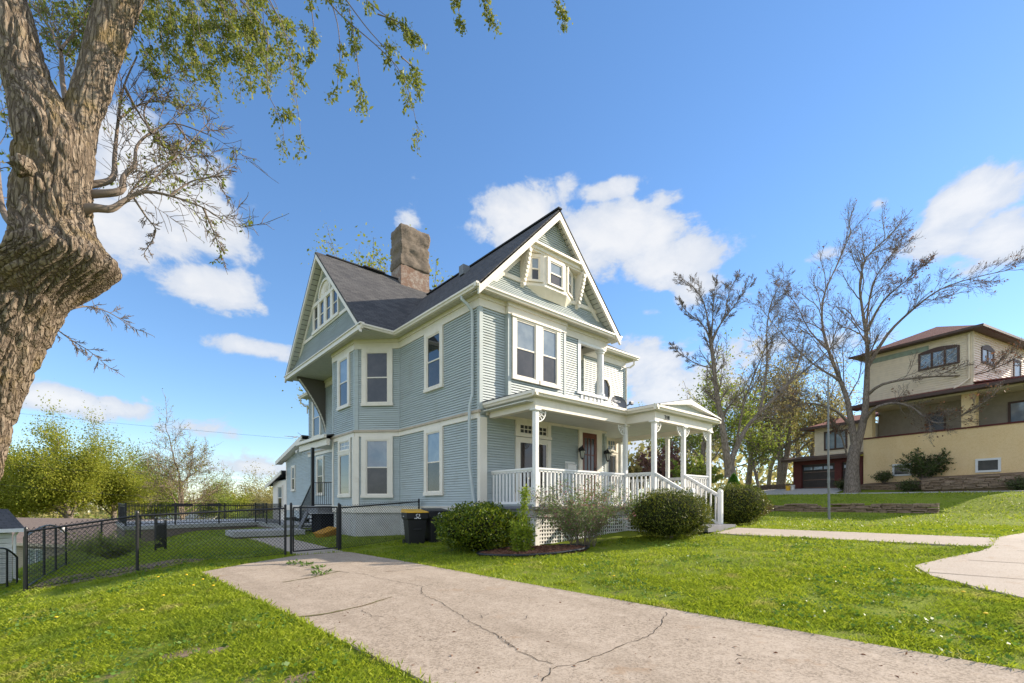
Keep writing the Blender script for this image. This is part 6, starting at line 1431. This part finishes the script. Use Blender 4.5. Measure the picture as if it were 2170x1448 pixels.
for a, b, c, d in ((x0, x0 + .1, -3.6, -2.2), (x1 - .1, x1, -3.6, -2.2), (x0 + .1, x1 - .1, -2.3, -2.2), (x0 + .1, x1 - .1, -3.6, -3.5), ((x0 + x1) / 2 - .04, (x0 + x1) / 2 + .04, -3.5, -2.3)): mb.box(a, -2.78, c, b, -2.7, d)
w = mb.build('window', M['plasticw'], t); mb = MB(); mb.face([(x0 + .1, -2.72, -3.5), (x1 - .1, -2.72, -3.5), (x1 - .1, -2.72, -2.3), (x0 + .1, -2.72, -2.3)]); mb.build('pane', M['glass_up'], w)
q = at(-112, 1067, 15.5); t = thing('shed', 'white clapboard shed with a dark roof at the left edge beyond the fence', 'shed', (q.x, q.y, 0), R_(20))
mb = MB()
for k in range(11): mb.box(-1.6, -1.2, -1.35 + k * .17, 1.22, 1.6, -1.35 + k * .17 + .155)
mb.build('wall', M['white'], t); mb = MB(); mb.slab([(-2, -1.5, .52), (1.45, -1.5, .52), (1.45, .2, 1.15), (-2, .2, 1.15)], .07); mb.slab([(-2, 1.9, .52), (1.45, 1.9, .52), (1.45, .2, 1.15), (-2, .2, 1.15)], .07); mb.build('roof', M['roof'], t, uv=True)
mb = MB(); mb.box(-2, -1.6, .38, 1.5, -1.5, .50); mb.tube([(1.32, -1.35, .4), (1.27, -1.24, .25), (1.27, -1.24, -1.2), (1.4, -1.4, -1.3)], .04, 6); mb.build('gutter', M['white'], t)
def wire(a, b, sag, label):
    mb = MB(); P = [a.lerp(b, i / 16) - Vector((0, 0, sag * math.sin(math.pi * i / 16))) for i in range(17)]; mb.tube(P, .009, 5); tag(mb.build('power_line', M['black']), label, 'cable', 'overhead cables on the left')
wire(at(-300, 955, 40), at(640, 1024, 40), .3, 'black overhead cable crossing the left trees at mid height to the rear wing')
wire(at(-300, 990, 42), at(520, 1066, 40), .4, 'lower black overhead cable crossing the left tree trunks')
wire(at(-300, 838, 44), at(620, 930, 44), .2, 'thin highest overhead cable against the sky on the left')
p = gpt(1424, 1050, 40); t = thing('utility_pole', 'thin brown utility pole seen through the portico', 'utility pole', p); mb = MB(); mb.tube([(0, 0, -.3), (0, 0, 4.7)], [.13, .10], 8); mb.build('shaft', M['bark2'], t); mb = MB(); mb.bar((-.55, .3, 4.95), (.25, -.2, 4.45), .1, .1); mb.build('cross_arm', M['bark2'], t)
wire2 = at(1200, 965, 40)
# distant house glimpsed below the patio railing line
q = at(395, 1067, 78); t = thing('distant_house', 'pale grey house glimpsed among the trees behind the patio railing', 'house', (q.x, q.y, -5.6), YAW - R_(90))
mb = MB(); mb.box(-5, -3, -1, 5, 3, 3.2); mb.build('wall', M['conc'], t); mb = MB(); mb.slab([(-5.4, -3.5, 3.2), (5.4, -3.5, 3.2), (5.4, 0, 5.2), (-5.4, 0, 5.2)], .15); mb.slab([(-5.4, 3.5, 3.2), (5.4, 3.5, 3.2), (5.4, 0, 5.2), (-5.4, 0, 5.2)], .15); rf = mb.build('roof', M['found'], t); mb = MB(); mb.box(2.2, -.5, 4, 3, .4, 6.4); mb.build('chimney', M['brickstain'], rf)
# ------------------------------------------------------------------ the big foreground maple
TD = 5.0
base = at(-150, 1067, TD); TB = Vector((base.x, base.y, ground_z(base.x, base.y) - .1))
ft = thing('maple_tree', 'huge old maple with deeply furrowed mossy bark and hanging young leaves, close on the left', 'tree', TB)
def limb_mesh(name, rows, nseg, m, d0=TD, amp=1.0, seed=0, depth=None):
    """rows: photo y, left x, right x of the limb outline at its distance; the section is round, the bark is displaced"""
    rows = sorted(rows, key=lambda q: -q[0]); ys = np.array([q[0] for q in rows][::-1], float); Ls = np.array([q[1] for q in rows][::-1], float); Rs = np.array([q[2] for q in rows][::-1], float)
    N = max(20, int((ys[-1] - ys[0]) / 4.2)); V = []; 
    yy = np.linspace(ys[-1], ys[0], N)
    def sm(a):
        z = np.interp(yy, ys, a); k = np.ones(5) / 5; zp = np.pad(z, 2, mode='edge'); return np.convolve(zp, k, 'valid')
    L, Rr = sm(Ls), sm(Rs)
    for i, y in enumerate(yy):
        dd = d0 if depth is None else float(np.interp(y, [depth[0], depth[2]], [depth[1], depth[3]]))
        c = at((L[i] + Rr[i]) / 2, y, dd); r = (Rr[i] - L[i]) / 2 * dd / 993 * math.cos(math.atan(((L[i] + Rr[i]) / 2 - 1085) / 993))
        for j in range(nseg):
            th = 2 * math.pi * j / nseg; ct, st = math.cos(th), math.sin(th)
            q = Vector((c.x + (RT[0] * ct + FW[0] * st) * r, c.y + (RT[1] * ct + FW[1] * st) * r, c.z))
            # long bark plates with furrows between them
            s = Vector((ct * r, st * r, q.z)); w = mnoise.noise_vector(Vector((s.x * 2.2, s.y * 2.2, s.z * 1.6)) + Vector((seed, 0, 0)))
            g = Vector((s.x * 11 + w.x * .9 + seed, s.y * 11 + w.y * .9, s.z * 3.0 + w.z * .6)); dd_, pp = mnoise.voronoi(g); e = min(1, (dd_[1] - dd_[0]) / .42)
            g2 = Vector((s.x * 27 + w.x * 3, s.y * 27, s.z * 9)); d2, _ = mnoise.voronoi(g2); e2 = min(1, (d2[1] - d2[0]) / .4)
            lift = mnoise.noise(pp[0] * 3.1); n3 = mnoise.noise(Vector((s.x * 1.6 + seed, s.y * 1.6, s.z * .9))); n4 = mnoise.noise(s * 40)
            tilt = (g.z - pp[0].z) * .012                       # plates stand off at one end
            h = -.042 * (1 - e) ** 1.4 + .018 * lift * e - tilt * e - .010 * (1 - e2) + .05 * n3 + .004 * n4
            k = h * amp * min(1.15, r / .36); V.append((c.x + (RT[0] * ct + FW[0] * st) * (r + k), c.y + (RT[1] * ct + FW[1] * st) * (r + k), c.z))
    F = [(i * nseg + j, i * nseg + (j + 1) % nseg, (i + 1) * nseg + (j + 1) % nseg, (i + 1) * nseg + j) for i in range(N - 1) for j in range(nseg)]
    V = np.array(V) - np.array(TB); o = np_mesh(name, V, F, m, ft, smooth=True); return o
limb_mesh('trunk', [(1400, -400, -60), (1340, -360, -70), (1250, -310, -50), (1105, -255, -12), (1000, -205, 14), (900, -172, 42), (800, -140, 72), (690, -105, 120), (640, -82, 152), (610, -60, 190), (585, -30, 232), (562, 5, 262), (545, 15, 266), (525, 18, 250), (500, 16, 226), (480, 14, 213), (440, 14, 203), (380, 22, 200), (320, 22, 198), (280, 18, 190), (240, 12, 172), (205, 5, 146), (170, -3, 124), (100, -12, 98), (0, -24, 70), (-120, -60, 30), (-300, -120, -30)], 280, M['bark'], amp=1.0)
limb_mesh('limb', [(520, 60, 150), (450, 84, 186), (390, 96, 198), (340, 102, 203), (300, 110, 206), (270, 120, 210), (235, 132, 222), (200, 143, 236), (150, 160, 250), (100, 174, 265), (0, 206, 300), (-120, 246, 340), (-300, 300, 380)], 170, M['bark'], amp=.7, seed=23, depth=(-300, 5.7, 520, 4.92))
mb = MB(); c = at(48, 352, 4.55); blob(mb, (c.x - TB.x, c.y - TB.y, c.z - TB.z), (.09, .10, .085), 18, .6, 3); mb.build('burl', M['bark'], ft, smooth=True)
tm = TreeMesh(); O = np.array(TB); random.seed(5)
FC = dict(BASE, levels=3, kids=(6, 13, 9), wander=.20, up=(0, .03, .0, -.03), ang=.75, ratio=.62, rr=.5, rmin=.0042)
lf = []
def fl(pts, r0, r1, d0, d1, sub=.5, start=.2, leafy_=0.0, cfg=FC):
    n = len(pts); P = [np.array(at(x, y, d0 + (d1 - d0) * i / (n - 1))) - O for i, (x, y) in enumerate(pts)]; Q = []
    for i in range(n - 1):
        for k in range(4):
            u = k / 4; p0, p1, p2, p3 = P[max(i - 1, 0)], P[i], P[i + 1], P[min(i + 2, n - 1)]
            Q.append(.5 * (2 * p1 + (p2 - p0) * u + (2 * p0 - 5 * p1 + 4 * p2 - p3) * u * u + (3 * p1 - p0 - 3 * p2 + p3) * u ** 3))
    Q.append(P[-1]); tm.tube(Q, r1 + (r0 - r1) * (1 - np.linspace(0, 1, len(Q))) ** 1.6, 8); k0 = len(tm.tips)
    if sub: tm.kids(Q, float(np.linalg.norm(Q[-1] - Q[0])) * sub, max(r1, .006), 1, cfg, start)
    if leafy_:
        for q in tm.tips[k0:]:
            if random.random() < leafy_: lf.append(q)
fl([(120, 455), (190, 441), (235, 443), (265, 425), (305, 407), (360, 415), (430, 440), (475, 470)], .058, .006, 5.0, 5.6, .66, .3, .05)
fl([(110, 418), (190, 412), (255, 405), (262, 375), (285, 350), (290, 310), (322, 280), (370, 262), (440, 285)], .054, .006, 5.05, 6.0, .52, .35, .06)
fl([(120, 402), (192, 392), (238, 378), (243, 330), (250, 260), (262, 185), (290, 120)], .050, .008, 5.1, 5.9, .56, .3, .04)
fl([(262, 180), (300, 250), (345, 310), (370, 370)], .016, .005, 5.6, 6.2, .45, .2, .2)
fl([(280, 415), (310, 460), (330, 490), (310, 530)], .014, .005, 5.3, 5.6, .4, .2, 0)
for q, a, b in (([(300, 408), (345, 360), (395, 310), (440, 262)], 5.4, 6.0), ([(360, 415), (405, 385), (455, 372), (490, 350)], 5.5, 5.9), ([(320, 283), (305, 235), (335, 190), (360, 160)], 5.6, 6.2), ([(430, 440), (452, 490), (470, 545)], 5.6, 5.9), ([(265, 425), (300, 380), (350, 345), (420, 330)], 5.3, 6.0), ([(372, 262), (400, 300), (440, 340), (470, 400)], 5.9, 6.2), ([(345, 310), (390, 330), (430, 380)], 6.0, 6.2), ([(250, 255), (290, 225), (340, 215), (400, 225)], 5.6, 6.2)):
    fl(q, .013, .0045, a, b, .46, .1, .04)
fl([(140, 215), (132, 170), (128, 105), (105, 60), (70, 10)], .035, .012, 5.6, 6.1, .5, .3, .3)
fl([(128, 105), (165, 60), (190, 10)], .02, .008, 5.8, 6.2, .6, .2, .4)
fl([(150, 655), (185, 650), (230, 662), (275, 690)], .012, .004, 5.4, 5.9, .6, .1, 0)
fl([(110, 690), (150, 720), (190, 745), (220, 770)], .009, .003, 5.6, 5.9, .5, .1, 0)
fl([(80, 520), (30, 480), (2, 430), (-8, 300), (-16, 120)], .06, .018, 5.05, 6.2, .3, .35, .6)
# hanging sprays under the crown that lies above the frame
HC = dict(BASE, levels=3, kids=(4, 4), wander=.16, up=(0, -.05, -.10), ang=.7, ratio=.5, rr=.5, rmin=.0028)
def spray(pts, d, r=.008, sub=.26, dens=1.0):
    fl(pts, r, .003, d, d + random.uniform(-.3, .5), sub, .12, dens, HC)
for pts, d in (([(470, -40), (560, 60), (565, 130), (570, 200), (590, 240), (598, 268)], 5.6), ([(540, -60), (600, 60), (615, 130), (625, 190), (635, 260)], 5.8), ([(520, -60), (575, 45), (640, 60)], 5.8),
               ([(660, -40), (720, 30), (790, 90), (840, 140), (865, 190), (880, 250)], 5.4), ([(690, -60), (770, 50), (820, 110), (850, 170)], 5.4), ([(720, -50), (800, 20), (870, 70)], 5.7), ([(640, -60), (660, 20), (665, 80), (660, 110)], 5.6), ([(690, -30), (715, 50), (720, 120), (715, 180)], 5.6),
               ([(740, 20), (750, 80), (760, 150), (765, 210)], 5.5), ([(940, -60), (965, -10), (975, 40)], 5.8), ([(1010, -60), (1030, 0), (1045, 45)], 5.8), ([(1165, -60), (1180, 0), (1195, 40)], 6.0), ([(800, 30), (850, 50), (872, 78)], 5.6), ([(850, 120), (880, 150), (886, 185)], 5.5)):
    spray(pts, d)
for i in range(46):
    x = 290 + 290 * (i / 46) + random.uniform(-15, 15); l = random.uniform(60, 165) * (1 - .25 * (i / 46)); sl = random.uniform(.15, .6)
    spray([(x - 60, -70), (x, random.uniform(-20, 20)), (x + l * sl * .5, l * .6), (x + l * sl, l + random.uniform(0, 40))], random.uniform(5.6, 8.2), .006, .34)
for i in range(9):
    x = 100 + 60 * random.random() + i * 12; spray([(x - 20, -60), (x, 0), (x + 15, 50), (x + 20, 90)], random.uniform(6, 7.5), .006, .4)
tm.build('branches', 'twig', ft)
T = np.array(lf); T = T[T[:, 2] > 1.5]
n = min(25000, len(T) * 4); idx = rng.integers(0, len(T), n); P = T[idx] + rng.normal(size=(n, 3)) * .03
Vv, Ff = leaves(P, .041, droop=.9, aspect=.5, jitter=.35); np_mesh('crown', Vv, Ff, M['leaf_maple'], ft)
print('maple tips', len(T), 'leaves', n)

# ------------------------------------------------------------------ grass (one mass), weeds, dandelions, litter
def near_house(x, y): return (x > -.1 and y > -.1) or (.1 < x < 8 and y > -3.2) or (x > -1.4 and 5 < y < 10)
FX = np.array(FW); RX = np.array(RT); cxy = np.array((CAM.x, CAM.y))
def scatter(n, d0, d1, u0, u1, power=1.0):
    """random ground points, denser near the camera, inside its field of view and a margin beyond"""
    d = d0 + (d1 - d0) * rng.random(n) ** power; u = u0 + (u1 - u0) * rng.random(n)
    return cxy + d[:, None] * FX + (d * u)[:, None] * RX, d
polys = [np.array(q) for q in (DRIVE, PATH, WALK, GATEPATH, BED)]
thin = [np.array(q) for q in (SOIL, *PATCHES)]
def inpoly(P, Q, m=0.0):
    x, y = P[:, 0], P[:, 1]; c = np.zeros(len(P), bool); j = len(Q) - 1
    for i in range(len(Q)):
        xi, yi = Q[i]; xj, yj = Q[j]
        if yi != yj: c ^= ((yi > y) != (yj > y)) & (x < (xj - xi) * (y - yi) / (yj - yi) + xi)
        j = i
    return c
def edge_in(P):
    bad = np.zeros(len(P), bool)
    for Q in polys: bad |= inpoly(P, Q)
    for Q in thin: bad |= inpoly(P, Q) & (rng.random(len(P)) < .62)
    x, y = P[:, 0], P[:, 1]
    bad |= ((x > -.1) & (y > -.1) & (x < 9) & (y < 26)) | ((x > .2) & (x < 8) & (y > -3.1) & (y < 1)) | ((x > 4.3) & (x < 6.15) & (y > -4.7) & (y < -3)) | ((x > -8) & (y > 16.2) & (y < 25) & (x < 0)) | ((x > -1.3) & (x < 0) & (y > 4.9) & (y < 10)) | ((x > 19.5) & (x < 20.3) & (y > -7.5) & (y < 4)) | (x > 26.2)
    return bad
def nz(P, s, o=0): return np.array([mnoise.noise(Vector((p[0] * s + o, p[1] * s, o * 1.7))) for p in P])
allV, allF, k0 = [], [], 0
for (n, d0, d1, h, w, power) in ((430000, 1.4, 8, .032, .0036, .72), (260000, 6, 15, .040, .008, .8), (90000, 14, 34, .06, .028, .9)):
    P, d = scatter(n, d0, d1, -1.42, 1.42, power); ok = ~edge_in(P); P, d = P[ok], d[ok]
    a = nz(P, .55); b = nz(P, 2.6, 9); keep = (rng.random(len(P)) < np.clip(.92 + 1.3 * a + 1.3 * b, .05, 1)); P, d, a, b = P[keep], d[keep], a[keep], b[keep]
    Z = np.array([ground_z(x, y) for x, y in P]) - .015; m = len(P)
    hh = h * (1 + .45 * a + .5 * b + .35 * rng.normal(size=m)).clip(.35, 2.4); th = rng.random(m) * 6.283; ln = (.45 + .75 * rng.random(m)) * hh; ph = rng.random(m) * 6.283
    B = np.column_stack([P, Z]); wv = np.column_stack([np.cos(th), np.sin(th), 0 * th]) * (w * (.6 + .8 * rng.random(m)))[:, None]
    tip = B + np.column_stack([np.cos(ph) * ln, np.sin(ph) * ln, hh]); midp = B + np.column_stack([np.cos(ph) * ln * .3, np.sin(ph) * ln * .3, hh * .62])
    V4 = np.stack([B - wv * .5, B + wv * .5, midp + wv * .38, tip], 1).reshape(-1, 3); allV.append(V4); allF.append(np.arange(m * 4).reshape(m, 4) + k0); k0 += m * 4
g = np_mesh('grass', np.concatenate(allV), np.concatenate(allF), M['blade']); g['kind'] = 'stuff'; print('blades', k0 // 4)
# fringe of taller blades along the paving edges
E = []
for Q in (DRIVE, PATH, WALK, GATEPATH):
    Q = [Vector((*q, 0)) for q in Q]
    for a, b in zip(Q, Q[1:] + Q[:1]):
        L = (b - a).length; nn = Vector((b.y - a.y, a.x - b.x, 0)).normalized()
        for i in range(int(L * 170)):
            p = a.lerp(b, random.random()) + nn * random.gauss(.0, .035); q = np.array([[p.x, p.y]])
            E.append((p.x, p.y, ground_z(p.x, p.y)))
E = np.array(E); E = E[np.hypot(E[:, 0] - CAM.x, E[:, 1] - CAM.y) < 24]; inn = np.zeros(len(E), bool)
for Q in (DRIVE, PATH, WALK, GATEPATH): inn |= inpoly(E, np.array(Q) * 1.0)
E = E[~inn | (rng.random(len(E)) < .22)]
Vv, Ff = leaves(E, .06, up=np.tile((0, 0, .9), (len(E), 1)), aspect=.16); o = np_mesh('edge_grass', Vv, Ff, M['blade']); o['kind'] = 'stuff'
# clover and broad-leaved weeds through the lawn
P, d = scatter(5200, 2, 13, -1.15, 1.15, .8); P = P[~edge_in(P)]; a = nz(P, .8, 4); P = P[a > .05]; C = []
for x, y in P:
    for k in range(5): C.append((x + random.gauss(0, .04), y + random.gauss(0, .04), ground_z(x, y) + random.uniform(.015, .05)))
Vv, Ff = leaves(np.array(C), .035, flat=.7, aspect=.75); o = np_mesh('clover', Vv, Ff, M['weed']); o['kind'] = 'stuff'
# dandelions near the driveway edge, grouped individuals
DL = ['yellow dandelion in the grass left of the driveway', 'yellow dandelion in the lawn between the driveway and the front path']
src = {}
def dandelion(x, y, lab):
    z0 = ground_z(x, y)
    if 'd' not in src:
        t = thing('dandelion', lab, 'dandelion', (x, y, z0), 0, 'dandelions in the lawn'); mb = MB(); mb.tube([(0, 0, 0), (.005, 0, .05), (.0, .005, .085)], .0035, 5); s = mb.build('stem', M['weed'], t); mb = MB(); mb.lathe([(.004, .080), (.022, .088), (.019, .097), (.006, .10)], (0, .005), 10); h = mb.build('flower', M['dand'], t); src['d'] = (t, s, h); return
    t, s, h = src['d']; c = t.copy(); COL.objects.link(c); c.location = (x, y, z0); c['label'] = lab; c.rotation_euler = (0, 0, random.random() * 6)
    for q in (s, h): k = q.copy(); COL.objects.link(k); k.parent = c
for px, py in ((335, 1235), (395, 1238), (345, 1275), (410, 1262), (452, 1268), (118, 1292), (300, 1300), (430, 1252)): p = gp(px, py, -.12); dandelion(p.x, p.y, DL[0])
for px, py in ((1640, 1190), (1790, 1200), (1300, 1215), (2090, 1270), (2040, 1240), (1090, 1190)): p = gp(px, py, .35 if px > 1700 else .2); dandelion(p.x, p.y, DL[1])
# weeds growing from the slab joint
def weed(px, py, s, lab):
    p = gp(px, py); t = thing('weed', lab, 'weed', (p.x, p.y, .012), 0, 'weeds in the driveway joint'); n = int(90 * s); a = rng.random(n) * 6.283; r = s * .10 * np.sqrt(rng.random(n)); C = np.column_stack([r * np.cos(a) * 1.5, r * np.sin(a), .01 + .05 * s * rng.random(n)])
    Vv, Ff = leaves(C, .055, up=np.column_stack([np.cos(a), np.sin(a), .5 + 0 * a]), aspect=.35); np_mesh('leaf_rosette', Vv, Ff, M['weed'], t); mb = MB(); mb.lathe([(.012, -.01), (.02, .012), (.004, .04)], (0, 0), 8); mb.build('root_crown', M['weed'], t)
for a in ((625, 1198, 1.0, 'low weed in the driveway joint nearest the gate, at the far left'), (650, 1200, .8, 'small weed second from the gate along the driveway joint'), (674, 1207, .8, 'tufted weed in the shade edge of the driveway joint'), (680, 1219, 1.1, 'largest weed tuft, on the sunlit end of the driveway joint')): weed(*a)
C = []
for i in range(150):
    px, py = random.uniform(500, 2000), random.uniform(1190, 1445); p = gp(px, py)
    if inside(p.x, p.y, DRIVE): C.append((p.x, p.y, .016))
Vv, Ff = leaves(np.array(C), .035, flat=.85, aspect=.4); o = np_mesh('leaf_litter', Vv, Ff, M['leaf_seed']); o['kind'] = 'stuff'
